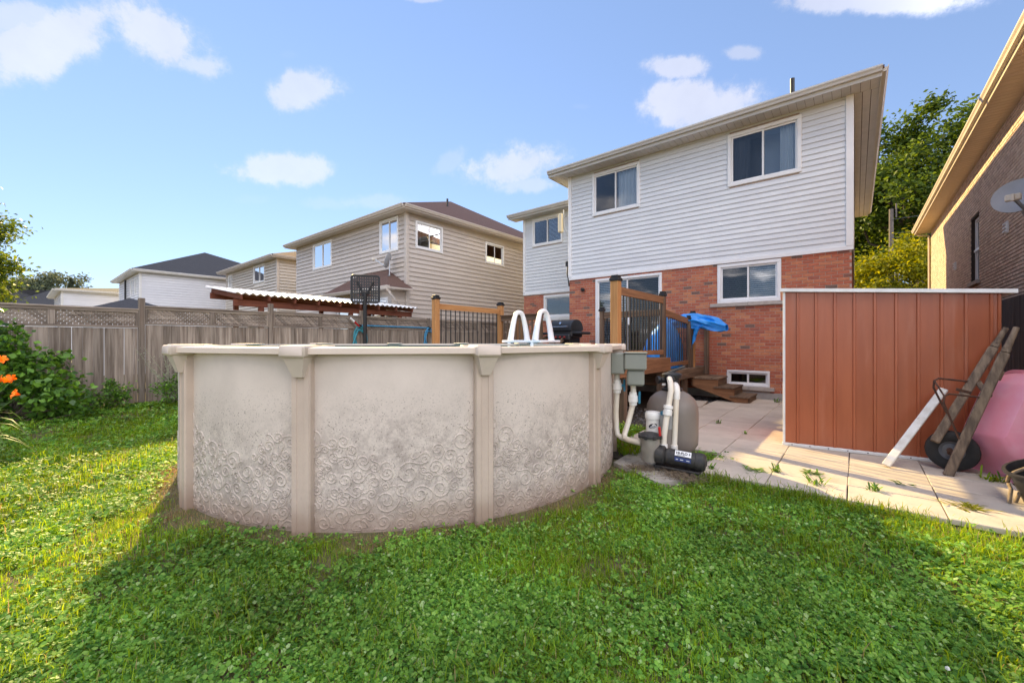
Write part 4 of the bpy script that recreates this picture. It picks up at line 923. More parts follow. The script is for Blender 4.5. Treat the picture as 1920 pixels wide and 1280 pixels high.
def grill():
    G = thing('barbecue_grill', 'black gas barbecue with red knobs standing on the deck by the house', 'barbecue', (-6.15, -1.6, ZL), R(-4))
    def P(n, b, m, sm=None): return b.build(n, m, G, smooth=sm, local=True)
    P('cabinet', MB().cbox(-.3, .3, -.26, .24, .06, .74, .01), 'grill_black'); P('door', MB().cbox(-.28, -.005, -.275, -.262, .1, .6, .004), 'grill_black'); P('door', MB().cbox(.005, .28, -.275, -.262, .1, .6, .004), 'grill_black')
    P('control_panel', MB().cbox(-.36, .36, -.36, -.24, .66, .83, .03), 'grill_black')
    for k in range(4): P('knob', MB().lathe([(.03, 0), (.032, .02), (.02, .045)], (-.22 + k * .145, -.361, .745), (0, -1, 0), 12), 'red_knob', 40)
    P('firebox', MB().cbox(-.38, .38, -.27, .26, .741, .93, .03), 'grill_black')
    h = MB(); n = 10; pr = [(-.29 * math.cos(PI * t / n) , .93 + .30 * math.sin(PI * t / n) ** .8) for t in range(n + 1)]; h.prism(pr, 0, -.37, .37); P('hood', h, 'grill_black', 35)
    hn = MB().tube([(-.28, -.30, 1.03), (-.28, -.35, 1.03), (.28, -.35, 1.03), (.28, -.30, 1.03)], .013, 8); P('handle', hn, 'chrome', 40)
    P('gauge', MB().lathe([(.035, 0), (.035, .012)], (0, -.262, 1.13), (0, -1, .45), 14), 'chrome')
    for s in (-1, 1): P('side_shelf', MB().cbox(min(s * .385, s * .68), max(s * .385, s * .68), -.27, .22, .82, .89, .025), 'grill_black')
    for s in (-1, 1): P('wheel', MB().lathe([(.07, 0), (.07, .04)], (s * .27, -.15, .07), (1, 0, 0), 14), 'black_plastic', 40)
grill()
def tarp_pile():
    # lumpy draped sheet over things on the lower deck; folds run down
    b = MB(); nt, nz = 64, 30; rr = random.Random(8)
    ph = [rr.uniform(0, 6.28) for _ in range(12)]
    cx, cy = -3.55, -1.3
    for j in range(nz + 1):
        t = j / nz
        for i in range(nt):
            a = 2 * PI * i / nt; fold = .04 * math.sin(7 * a + ph[0] + 2.2 * t) + .03 * math.sin(13 * a + ph[1] - 3 * t) + .018 * math.sin(23 * a + ph[2] + 5 * t)
            r = (1 - t ** 3.2) ** .5 * (1 - .16 * t) + fold * (1 - t) * 1.3 + .05 * math.sin(5 * t + 2 * a + ph[3])
            if t > .97: r *= .5
            z = ZL + .005 + t * 1.14 * (1 + .08 * math.sin(a + ph[4])) - .05 * t * math.sin(2 * a + ph[5])
            b.v.append((cx + .44 * r * math.cos(a), cy + .62 * r * math.sin(a), z))
    for j in range(nz):
        for i in range(nt): b.f.append((j * nt + i, j * nt + (i + 1) % nt, (j + 1) * nt + (i + 1) % nt, (j + 1) * nt + i))
    b.f.append(tuple(nz * nt + i for i in range(nt)))
    # bundled end lying over the stair posts, puffed and pointed
    n2, m2 = 24, 28; base = len(b.v)
    path = [Vector((-3.6, -1.35, 1.75)), Vector((-3.2, -1.0, 1.93)), Vector((-2.85, -.75, 1.93)), Vector((-2.5, -.68, 1.84)), Vector((-2.28, -.66, 1.77))]
    for k in range(n2 + 1):
        t = k / n2; q = t * (len(path) - 1); i = min(int(q), len(path) - 2); c = path[i].lerp(path[i + 1], q - i)
        rad = (.175 * math.sin(PI * min(t * .62 + .2, 1)) + .015) * (1 - max(t - .8, 0) * 2.2)
        for m in range(m2):
            a = 2 * PI * m / m2; r = rad * (1 + .16 * math.sin(6 * a + 3 * t) + .1 * math.sin(11 * a - 7 * t + 1) + .06 * math.sin(17 * a + 11 * t))
            b.v.append((c.x + .35 * r * math.cos(a), c.y + 1.0 * r * math.cos(a), c.z + .8 * r * math.sin(a) - .05 * t * (math.sin(a) < -.3)))
    for k in range(n2):
        for m in range(m2): b.f.append((base + k * m2 + m, base + k * m2 + (m + 1) % m2, base + (k + 1) * m2 + (m + 1) % m2, base + (k + 1) * m2 + m))
    # a flap hanging from the bundle
    fl = []; base = len(b.v)
    for k in range(9):
        t = k / 8
        for m in range(9):
            s = m / 8; b.v.append((-3.02 + .28 * s * (1 - .5 * t) + .02 * math.sin(7 * s + 4 * t), -.82 - .1 * s + .03 * math.sin(9 * s + 3 * t), 1.86 - t * .62 * (1 - s * .75) - .03 * s))
    for k in range(8):
        for m in range(8): b.f.append((base + k * 9 + m, base + k * 9 + m + 1, base + (k + 1) * 9 + m + 1, base + (k + 1) * 9 + m))
    tag(b.build('tarp', 'tarp', smooth=70), 'crumpled bright blue tarpaulin draped over things on the deck by the stairs', 'tarpaulin')
tarp_pile()

# ------------------------------------------------------------------ the round pool
def pool():
    P = thing('swimming_pool', 'round above-ground pool with beige embossed wall and capped uprights', 'pool', (PCX, PCY, 0))
    RW = 2.555; A0 = R(3.4); HT = 1.335
    def pt(a, r, z): return (PCX + r * math.cos(a), PCY + r * math.sin(a), z)
    rr = random.Random(21)
    for k in range(12):
        a = A0 + R(30) * k; a1 = a + R(30); n = 24
        b = MB()
        for i in range(n + 1):
            t = a + (a1 - a) * i / n; b.v += [pt(t, RW, -.02), pt(t, RW, HT), pt(t, RW - .02, -.02), pt(t, RW - .02, HT)]
        b.f = [f for i in range(n) for f in ((4 * i, 4 * i + 4, 4 * i + 5, 4 * i + 1), (4 * i + 2, 4 * i + 3, 4 * i + 7, 4 * i + 6))]
        w = b.build('wall_panel', 'pool_wall', P, smooth=60)
        # the panel's embossed scrolls (only where the camera or a step aside can see them)
        mid = (math.degrees((a + a1) / 2) + 180) % 360 - 180
        if -135 < mid < 40:
            s = MB(); RA = RW; seg = RA * R(30)
            def scroll(cs, cz, r0, rot, d, tail):
                pts = []; turns = 1.55
                for q in range(26):
                    u = q / 25; th = rot + d * (1 - u) * turns * 2 * PI; rad = r0 * (.12 + .88 * u ** .85); pts.append((cs + rad * math.cos(th), cz + rad * math.sin(th)))
                # tail leaves the outer turn and curls the other way
                e = pts[-1]; dx, dz = e[0] - cs, e[1] - cz; tx, tz = (dz * d, -dx * d); ln = math.hypot(tx, tz) or 1; tx, tz = tx / ln, tz / ln; ang = math.atan2(tz, tx); c2 = e
                for q in range(1, 11):
                    ang += d * (.04 + tail * .055 * q); c2 = (c2[0] + math.cos(ang) * r0 * .27, c2[1] + math.sin(ang) * r0 * .27); pts.append(c2)
                return pts
            placed = []; tries = 0
            while tries < 2600:
                tries += 1; cs = rr.uniform(-.02, seg + .02); cz = rr.uniform(.02, .92); r0 = rr.choice((.046, .055, .064, .074, .086)) if tries < 900 else rr.choice((.03, .036, .042))
                lim = .62 + .13 * math.sin((a * RA + cs) * 4.7 + .9) + .05 * math.sin((a * RA + cs) * 11)
                if cz > lim: continue
                if any(math.hypot(cs - q[0], cz - q[1]) < (r0 + q[2]) * .93 for q in placed): continue
                placed.append((cs, cz, r0)); pts = scroll(cs, cz, r0, rr.uniform(0, 6.28), rr.choice((-1, 1)), rr.choice((-1, 1, 1.3)))
                wd = .0075 if r0 > .05 else .0058; base = len(s.v); m = 0
                for i, (ps, pz) in enumerate(pts):
                    if not (0.0 <= ps <= seg) or pz < .015 or pz > lim + .1:
                        if i == 0: break
                        continue
                    p0 = pts[max(i - 1, 0)]; p1 = pts[min(i + 1, len(pts) - 1)]; tx, tz = p1[0] - p0[0], p1[1] - p0[1]; ln = math.hypot(tx, tz) or 1; nx, nz = -tz / ln, tx / ln
                    tp = 1 - .5 * (i / (len(pts) - 1)) ** 4
                    for off, h in ((-1, -.001), (-.5, .0048), (.5, .0048), (1, -.001)):
                        s.v.append(pt(a + (ps + nx * wd * off * tp) / RA, RW + h, pz + nz * wd * off * tp))
                    m += 1
                s.f += [(base + 4 * i + j, base + 4 * i + j + 1, base + 4 * i + j + 5, base + 4 * i + j + 4) for i in range(m - 1) for j in range(3)]
            s.build('scroll_relief', 'pool_scroll', w, smooth=80, kind='stuff')
    # uprights, brackets, caps, rails: one shape each, turned round the pool
    up = MB(); up.add([], [])
    prof = [(2.50, -.074), (2.605, -.074), (2.618, -.066), (2.618, -.030), (2.612, -.026), (2.612, .026), (2.618, .030), (2.618, .066), (2.605, .074), (2.50, .074)]
    n = len(prof); up.add([(r, y, -.02) for r, y in prof] + [(r, y, 1.31) for r, y in prof], [(i, (i + 1) % n, (i + 1) % n + n, i + n) for i in range(n)] + [tuple(range(n - 1, -1, -1)), tuple(range(n, 2 * n))])
    me_up = up.mesh('upright', 'pool_post')
    br = MB(); br.add([(2.60, -.085, 1.305), (2.60, .085, 1.305), (2.70, .08, 1.305), (2.70, -.08, 1.305), (2.60, -.042, 1.155), (2.60, .042, 1.155), (2.648, .036, 1.16), (2.648, -.036, 1.16)], [(0, 1, 5, 4), (1, 2, 6, 5), (2, 3, 7, 6), (3, 0, 4, 7), (4, 5, 6, 7), (3, 2, 1, 0)])
    me_br = br.mesh('bracket', 'pool_cap')
    cp = MB(); cp.cbox(2.47, 2.728, -.1, .1, 1.305, 1.392, .014); cp.cbox(2.36, 2.475, -.13, .13, 1.372, 1.39, .006); me_cp = cp.mesh('rail_cap', 'pool_cap', smooth=50)
    L = 2.72 * math.tan(R(15))
    rl = MB(); rad = 2.612
    pr = [(rad, 1.328), (rad, 1.368), (rad - .008, 1.375), (rad - .2, 1.378), (rad - .208, 1.37), (rad - .208, 1.345), (rad - .19, 1.338), (rad - .02, 1.338), (rad - .016, 1.328)]
    n = len(pr); l2 = L * .965; rl.add([(r, -l2, z) for r, z in pr] + [(r, l2, z) for r, z in pr], [(i, (i + 1) % n, (i + 1) % n + n, i + n) for i in range(n)] + [tuple(range(n)), tuple(range(2 * n - 1, n - 1, -1))])
    me_rl = rl.mesh('top_rail', 'pool_rail')
    for k in range(12):
        a = A0 + R(30) * k
        for nm, me, aa in (('upright', me_up, a), ('bracket', me_br, a), ('rail_cap', me_cp, a), ('top_rail', me_rl, a + R(15))):
            link_copy(nm, me, (PCX, PCY, 0), P, None, (0, 0, aa))
    MB().lathe([(.01, 1.15), (2.52, 1.15)], (PCX, PCY, 0), n=64, cap=False).build('water', 'water', P)
    MB().lathe([(2.53, .05), (2.53, 1.33)], (PCX, PCY, 0), n=64, cap=False).build('liner', 'liner', P)
    # skimmer boxes on the wall
    sk = MB(); fr = (Vector((-2.02, -6.99, 0)) - Vector((PCX, PCY, 0))).normalized(); a = R(21.5); o = Vector((PCX, PCY, 0)); X = Vector((math.cos(a), math.sin(a), 0)); Y = Vector((-math.sin(a), math.cos(a), 0))
    sk.frame(o, X, Y, (0, 0, 1), lambda q: q.cbox(2.55, 2.70, -.12, .12, 1.05, 1.29, .012)); s1 = sk.build('skimmer', 'skimmer_green', P)
    b = MB(); b.frame(o, X, Y, (0, 0, 1), lambda q: (q.cbox(2.70, 2.94, -.14, .14, 1.10, 1.285, .014), q.cbox(2.725, 2.915, -.11, .11, .92, 1.10, .02), q.cbox(2.69, 2.95, -.15, .15, 1.285, 1.297, .004))); b.build('skimmer_box', 'skimmer_green', P)
pool()
def W(px, py, d): return CAM + ray(px, py) * d
def ladder():
    L = thing('pool_ladder', 'white plastic pool ladder with two arched handrails on the pool rim', 'ladder', (-4.68, -5.2, 1.38))
    b = MB(); b.cbox(-5.13, -4.22, -5.50, -4.84, 1.395, 1.445, .014); b.build('platform', 'white_plastic', L)
    for x in (-4.97, -4.39):
        pts = []; y0, y1, zt = -5.42, -4.90, 1.98
        pts = [(x, y0, 1.44), (x, y0 + .03, 1.58), (x, y0 + .075, 1.74), (x, y0 + .12, 1.87)]
        c = (y0 + y1) / 2; pts += [(x, c - (c - y0 - .14) * math.cos(t), 1.90 + .085 * math.sin(t)) for t in np.linspace(.15, PI - .15, 9)]
        pts += [(x, y1 - .12, 1.87), (x, y1 - .075, 1.74), (x, y1 - .03, 1.58), (x, y1, 1.44)]
        r = [.06, .055, .05, .046] + [.043] * 9 + [.046, .05, .055, .06]
        m = MB().tube(pts, r, 12); m.build('handrail', 'white_plastic', L, smooth=60)
        for y in (y0, y1): MB().lathe([(.05, 1.378), (.05, 1.394)], (x, y, 0), n=14).build('foot', 'pale_blue_plastic', L, smooth=40)
    for k, z in enumerate((1.2, .9, .6)): MB().cbox(-4.93, -4.43, -5.62, -5.5, z, z + .04, .01).build('step', 'white_plastic', L)
    for x in (-4.95, -4.41): MB().tube([(x, -5.48, 1.4), (x, -5.6, .2)], .035, 10).build('side_rail', 'white_plastic', L, smooth=40)
ladder()

# ------------------------------------------------------------------ filter, pump, pipes
def filter_gear():
    pad = MB(); rr = random.Random(3)
    pts = [(-2.06, -7.06), (-1.75, -7.22), (-1.42, -7.42), (-1.12, -6.96), (-1.12, -6.3), (-2.1, -6.3)]
    pad.prism(pts, 2, -.02, .045); struct(pad.build('equipment_pad', 'concrete'))
    F = thing('sand_filter', 'taupe sand filter tank with black valve on top', 'pool filter', (-1.62, -6.42, .045))
    c = (-1.62, -6.42, 0)
    MB().lathe([(.14, .13), (.24, .155), (.285, .22), (.29, .32), (.292, .58), (.285, .66), (.25, .745), (.19, .80), (.12, .835), (.09, .845)], c, n=40).build('tank', 'tank_taupe', F, smooth=50)
    MB().lathe([(.2, .046), (.24, .05), (.2, .14), (.14, .15)], c, n=24).build('skirt', 'pump_black', F, smooth=40)
    v = MB(); v.lathe([(.12, .84), (.12, .865), (.10, .87), (.085, .9), (.085, .985), (.11, .99), (.115, 1.03), (.09, 1.045), (.03, 1.06)], c, n=24); v.build('valve', 'black_plastic', F, smooth=40)
    v = MB().bar((-1.66, -6.45, 1.045), (-1.50, -6.33, 1.12), .045, .022); v.build('valve_lever', 'black_plastic', F)
    MB().tube([(-1.62, -6.42, .96), (-1.72, -6.52, .965)], .035, 10).build('valve_port', 'black_plastic', F, smooth=40); MB().lathe([(.045, 0), (.045, .03)], (-1.73, -6.53, .965), (-.7, -.7, 0), 12).build('valve_cap', 'black_plastic', F, smooth=40)
    MB().tube([(-1.62, -6.42, .93), W(1266, 722, 4.72)], .04, 10).build('valve_port', 'black_plastic', F, smooth=40); MB().tube([(-1.62, -6.42, .97), W(1257, 708, 4.68)], .04, 10).build('valve_port', 'black_plastic', F, smooth=40)
    g = MB(); g.cbox(-1.70, -1.66, -6.535, -6.505, .9, .925, .003); g.build('name_plate', 'label_white', F)
    dc = W(1299, 830, 4.75); MB().tube([W(1290, 828, 4.8), dc], .02, 8).build('drain', 'black_plastic', F); MB().lathe([(.03, -.02), (.03, .02)], dc, (.6, -.5, .3), 10).build('drain_cap', 'black_plastic', F, smooth=40)
    MB().bar(W(1285, 838, 4.75), W(1298, 862, 4.7), .03, .03).build('foot', 'black_plastic', F)
    # pump
    P = thing('pool_pump', 'black pool pump motor with strainer pot lying on the concrete pad', 'pump', (-1.45, -7.0, .045))
    pc = (-1.645, -7.04, 0)
    MB().lathe([(.078, .13), (.088, .15), (.098, .28), (.102, .385)], pc, n=28).build('strainer_pot', 'pot_grey', P, smooth=40)
    l = MB(); l.lathe([(.115, .386), (.122, .39), (.122, .41), (.09, .43), (.05, .437), (.01, .438)], pc, n=28)
    for k in range(8):
        t = k * PI / 4; l.frame((pc[0] + .115 * math.cos(t), pc[1] + .115 * math.sin(t), .40), (math.cos(t), math.sin(t), 0), (-math.sin(t), math.cos(t), 0), (0, 0, 1), lambda q: q.cbox(-.012, .014, -.016, .016, -.02, .02, .004))
    l.build('pot_lid', 'pump_black', P, smooth=40)
    a, b = Vector((-1.56, -7.02, .215)), Vector((-1.10, -6.95, .185)); d = (b - a).normalized(); ln = (b - a).length
    MB().lathe([(.06, -.03), (.098, -.02), (.1, .055), (.075, .075)], a, d, 24).build('pump_head', 'pump_black', P, smooth=40)
    m = MB().lathe([(.075, .075), (.082, .085), (.084, .1), (.084, ln - .1), (.09, ln - .095), (.092, ln - .03), (.07, ln - .004), (.03, ln)], a, d, 14); m.build('motor', 'pump_black', P, smooth=30)
    MB().lathe([(.028, ln - .002), (.03, ln + .006)], a, d, 12).build('end_cap', 'black_plastic', P)
    MB().cbox(-1.60, -1.14, -7.06, -6.88, .085, .105, .006).build('base_plate', 'pump_black', P)
    for x in (-1.56, -1.2): MB().cbox(x - .03, x + .03, -7.06, -6.88, .046, .084, .004).build('foot', 'pump_black', P)
    n = Vector((d.y, -d.x, 0)).normalized(); up = Vector((0, 0, 1)); t = R(38); nn = (n * math.cos(t) + up * math.sin(t)); vv = (up * math.cos(t) - n * math.sin(t)); o = a + d * .255 + nn * .0868
    lab = MB().frame(o, d, vv, nn, lambda q: q.box(-.078, .078, -.012, .045, 0, .002)).build('label', 'label_white', P)
    t2 = R(6); n2 = (n * math.cos(t2) + up * math.sin(t2)); v2 = (up * math.cos(t2) - n * math.sin(t2)); o2 = a + d * .255 + n2 * .0868
    MB().frame(o2, d, v2, n2, lambda q: q.box(-.078, .078, -.018, .024, 0, .002)).build('label', 'label_blue', P)
    def text(s, size, o, X, Y, Z, m, par, off=(0, 0)):
        cu = bpy.data.curves.new('lettering', 'FONT'); cu.body = s; cu.size = size; cu.align_x = 'CENTER'; cu.align_y = 'CENTER'; cu.extrude = .0006; cu.offset = .0012 * size / .03
        ob = bpy.data.objects.new('tmp', cu); COL.objects.link(ob); bpy.context.view_layer.update(); dg = bpy.context.evaluated_depsgraph_get(); me = bpy.data.meshes.new_from_object(ob.evaluated_get(dg)); bpy.data.objects.remove(ob)
        pw = Vector(wloc(par))
        for v in me.vertices: v.co = Vector(o) + X * (v.co.x + off[0]) + Y * (v.co.y + off[1]) + Z * (v.co.z + .0027) - pw
        me.materials.clear(); me.materials.append(M[m]); ob = bpy.data.objects.new('lettering', me); COL.objects.link(ob); ob.parent = par
    text('HI-FLO', .036, o, d, vv, nn, 'ink', P, (-.012, .018))
    text('II', .03, o, d, vv, nn, 'ink', P, (.062, .018))
    for k, (x0, w_) in enumerate(((-.055, .02), (-.01, .03), (.05, .03))): MB().frame(o2, d, v2, n2, lambda q: q.box(x0 - w_ / 2, x0 + w_ / 2, -.002, .004, .002, .0028)).build('label_line', 'label_white', P)
    for k in range(3): MB().frame(o, d, vv, nn, lambda q: q.box(-.06, .02, -.008 + k * .0045, -.0065 + k * .0045, .002, .0028)).build('label_line', 'ink', P)
    # chlorinator and clear canister
    C = thing('chlorinator', 'white canister with black oval mark standing behind the strainer pot', 'canister', (-1.69, -6.84, .045)); cc = (-1.69, -6.84, 0)
    MB().lathe([(.07, .05), (.074, .3), (.076, .555)], cc, n=28).build('body', 'pvc_white', C, smooth=40); MB().lathe([(.084, .556), (.086, .57), (.086, .61), (.075, .632), (.03, .64)], cc, n=20).build('cap', 'pvc_white', C, smooth=40)
    nd = (Vector((CAM.x, CAM.y, 0)) - Vector((-1.69, -6.84, 0))).normalized(); sd_ = Vector((-nd.y, nd.x, 0))
    el = MB(); K = 24
    for rr_ in (1.0,):
        ring = []
        for k in range(K):
            t = 2 * PI * k / K; s_ = .046 * math.cos(t); z = .485 + .026 * math.sin(t) + .010 * math.cos(t); ang = s_ / .077; ring.append(Vector((-1.69, -6.84, 0)) + nd * .0785 * math.cos(ang) + sd_ * .0785 * math.sin(ang) + Vector((0, 0, z)))
        el.add(ring, [tuple(range(K))])
    em = el.build('emblem', 'ink', C)
    e2 = MB()
    ring = []
    for k in range(K):
        t = 2 * PI * k / K; s_ = .036 * math.cos(t) + .004; z = .479 + .012 * math.sin(t) + .008 * math.cos(t); ang = s_ / .077; ring.append(Vector((-1.69, -6.84, 0)) + nd * .0795 * math.cos(ang) + sd_ * .0795 * math.sin(ang) + Vector((0, 0, z)))
    e2.add(ring, [tuple(range(K))]); e2.build('emblem_swoosh', 'label_white', C)
    for k, s_ in enumerate((-.02, -.006, .008, .02)):
        MB().frame(Vector((-1.69, -6.84, 0)) + nd * .080 + sd_ * s_ + Vector((0, 0, .478 + s_ * .2)), sd_, Vector((0, 0, 1)), nd, lambda q: q.box(-.004, .004, -.006, .006, 0, .0015)).build('emblem_letter', 'ink', C)
    D = thing('clear_canister', 'grey see-through canister with blue lid rim behind the plastic pipes', 'canister', (-1.545, -6.83, .045)); dc = (-1.545, -6.83, 0)
    MB().lathe([(.062, .05), (.064, .42), (.064, .46)], dc, n=24).build('body', 'tank_taupe', D, smooth=40); MB().lathe([(.066, .461), (.068, .48), (.068, .61)], dc, n=24).build('upper_body', 'clear_grey', D, smooth=40); MB().lathe([(.06, .611), (.062, .64), (.05, .65)], dc, n=24).build('lid', 'blue_handle', D, smooth=40)
    MB().bar(W(1238, 815, 4.35), W(1236, 798, 4.35), .02, .03).build('tap_handle', 'red_can', D)
    # pipes
    A = thing('pvc_pipe', 'white plastic pipe with union rising from the pump to the filter valve', 'pipe', tuple(W(1245, 838, 4.45)))
    MB().tube([W(1244, 842, 4.45), W(1245, 815, 4.45), W(1249, 785, 4.47), W(1254, 755, 4.5), W(1258, 730, 4.52), W(1257, 715, 4.56), W(1255, 708, 4.66), W(1257, 708, 4.76)], .031, 14).build('tube', 'pvc', A, smooth=60)
    ax = (W(1255, 752, 4.5) - W(1253, 768, 4.49)); MB().lathe([(.046, -.02), (.048, 0), (.048, .035), (.04, .04), (.04, .05), (.05, .055), (.05, .085), (.04, .09)], W(1251.5, 773, 4.48), ax, 16).build('union', 'pvc_white', A, smooth=40)
    MB().lathe([(.042, 0), (.042, .07)], W(1244, 842, 4.45), (0, 0, 1), 16).build('collar', 'pvc_white', A, smooth=40)
    B = thing('pvc_pipe', 'white plastic pipe with elbow running straight up the front of the tank', 'pipe', tuple(W(1264, 842, 4.5)))
    MB().tube([W(1264, 842, 4.5), W(1267, 770, 4.52), W(1269, 735, 4.54)], .029, 14).build('tube', 'pvc', B, smooth=60)
    MB().tube([W(1268.5, 746, 4.54), W(1269, 732, 4.54), W(1268, 724, 4.57), W(1266, 720, 4.64), W(1266, 721, 4.74)], .036, 14).build('elbow', 'pvc_white', B, smooth=60)
    MB().lathe([(.038, 0), (.038, .06)], W(1264, 842, 4.5), (0, 0, 1), 16).build('collar', 'pvc_white', B, smooth=40)
    for k, (nm, ps, vy, hd) in enumerate((('plastic pipe with blue valve dropping from the skimmer box', [(1187, 714, 4.75), (1188, 740, 4.75), (1186, 758, 4.75), (1178, 790, 4.74), (1171, 812, 4.72), (1172, 819, 4.68), (1180, 823, 4.62), (1203, 828, 4.5)], (1187, 745, 4.74), (12, 8)),
                                 ('plastic pipe with blue valve dropping close along the pool wall', [(1157, 692, 4.82), (1157, 730, 4.82), (1155, 770, 4.82), (1156, 800, 4.82), (1158, 812, 4.8), (1166, 818, 4.76), (1180, 823, 4.72)], (1157, 722, 4.8), (14, 6)))):
        Q = thing('skimmer_pipe', 'white ' + nm, 'pipe', tuple(W(*ps[-1])))
        MB().tube([W(*p) for p in ps], .031, 14).build('tube', 'pvc', Q, smooth=60)
        vc = W(*vy); MB().lathe([(.042, -.075), (.044, -.04), (.055, -.035), (.055, .035), (.044, .04), (.042, .075)], vc, (0, 0, 1), 16).build('valve', 'pvc_white', Q, smooth=40)
        hx = W(vy[0] + hd[0], vy[1] - 2, vy[2] - .03); MB().tube([vc, hx], .015, 8).build('stem', 'blue_handle', Q); hb = MB(); hb.bar(hx + Vector((0, 0, .07)), hx - Vector((0, 0, .07)), .018, .035, up=(0, 1, 0), c=.006); hb.build('valve_handle', 'blue_handle', Q)
filter_gear()
def root_tangle(name, label, c, n, r, m='twig'):
    b = MB(); rr = random.Random(n)
    for k in range(n):
        a = rr.uniform(0, 6.28); p = Vector(c) + Vector((rr.gauss(0, r), rr.gauss(0, r * .6), 0)); q = [p]
        for s in range(3): p = p + Vector((rr.gauss(0, .03), rr.gauss(0, .03), rr.uniform(-.01, .025))); p.z = max(p.z, c[2]); q.append(p)
        b.tube(q, .0016, 3, caps=False)
    tag(b.build(name, m), label, 'debris', kind='stuff')
root_tangle('dry_roots', 'tangle of dry brown roots under the pump motor', (-1.28, -7.12, .05), 260, .11)
root_tangle('dry_roots', 'clump of dry roots below the strainer pot', (-1.72, -7.13, .05), 160, .06)

# ------------------------------------------------------------------ copper coloured metal shed
def shed():
    f0, f1 = Vector((-.66, -4.90, 0)), Vector((1.262, -4.68, 0)); A = (f1 - f0).normalized(); Nn = Vector((A.y, -A.x, 0)); Ln = (f1 - f0).length; D = 1.25
    S = thing('metal_shed', 'copper-brown ribbed metal shed with white roof edge on the patio', 'shed', (.3, -4.2, .05)); w = Wall(f0, A, Nn)
    zl, zr = 2.07, 1.93
    def top(s): return zl + (zr - zl) * s / Ln
    ss = [0, .158] + [.158 + .191 * k for k in range(1, 10)] + [Ln]
    for k in range(len(ss) - 1):
        s0, s1 = ss[k], ss[k + 1]; b = MB(); rb = .034; pr = [(s0, 0), (s1 - rb, 0), (s1 - rb * .8, .016), (s1 - rb * .2, .016), (s1, 0)]
        if k % 2 == 0: pr = [(s0, 0), (s0 + (s1 - s0) * .45, .0025), (s1 - rb, 0), (s1 - rb * .8, .016), (s1 - rb * .2, .016), (s1, 0)]
        n = len(pr); b.add([w.p(s, .09, o) for s, o in pr] + [w.p(s, top(s), o) for s, o in pr], [(i, i + 1, i + 1 + n, i + n) for i in range(n - 1)])
        b.build('wall_panel', 'shed_panel', S)
    for z in (.55, 1.0, 1.45):
        pass
    b = MB(); w.box(b, -.03, Ln + .01, -.02, .022, .052, .088, .004); b.build('bottom_rail', 'shed_trim', S)
    for s in np.arange(.08, Ln, .19): MB().lathe([(.007, 0), (.005, .004)], w.p(float(s), .071, .0225), Nn, 8).build('screw', 'rust', S)
    b = MB(); w.box(b, -.022, .006, -.02, .02, .09, zl - .001, .003); b.build('corner_trim', 'shed_trim', S)
    # roof: thin sheet falling to the right with folded white edge
    q = [(w.p(-.05, top(-.05) + .005, .06)), (w.p(Ln + .1, top(Ln + .1) + .005, .06)), (w.p(Ln + .1, top(Ln + .1) + .0, -D - .06)), (w.p(-.05, top(-.05) + .0, -D - .06))]
    b = MB(); b.add(q + [p + Vector((0, 0, .042)) for p in q], [(3, 2, 1, 0), (4, 5, 6, 7), (0, 1, 5, 4), (1, 2, 6, 5), (2, 3, 7, 6), (3, 0, 4, 7)]); b.build('roof', 'shed_trim', S)
    for k, (a0, a1, n0, n1) in enumerate(((0, 0.0, 0, -D), (Ln, Ln, 0, -D))):
        b = MB(); b.add([w.p(a0, .06, -.004), w.p(a0, .06, -D), w.p(a0, top(a0), -D), w.p(a0, top(a0), -.004)], [(0, 1, 2, 3)]); b.build('side_panel', 'shed_panel', S)
    b = MB(); b.add([w.p(0, .06, -D), w.p(Ln, .06, -D), w.p(Ln, zr, -D), w.p(0, zl, -D)], [(0, 1, 2, 3)]); b.build('back_panel', 'shed_panel', S)
shed()
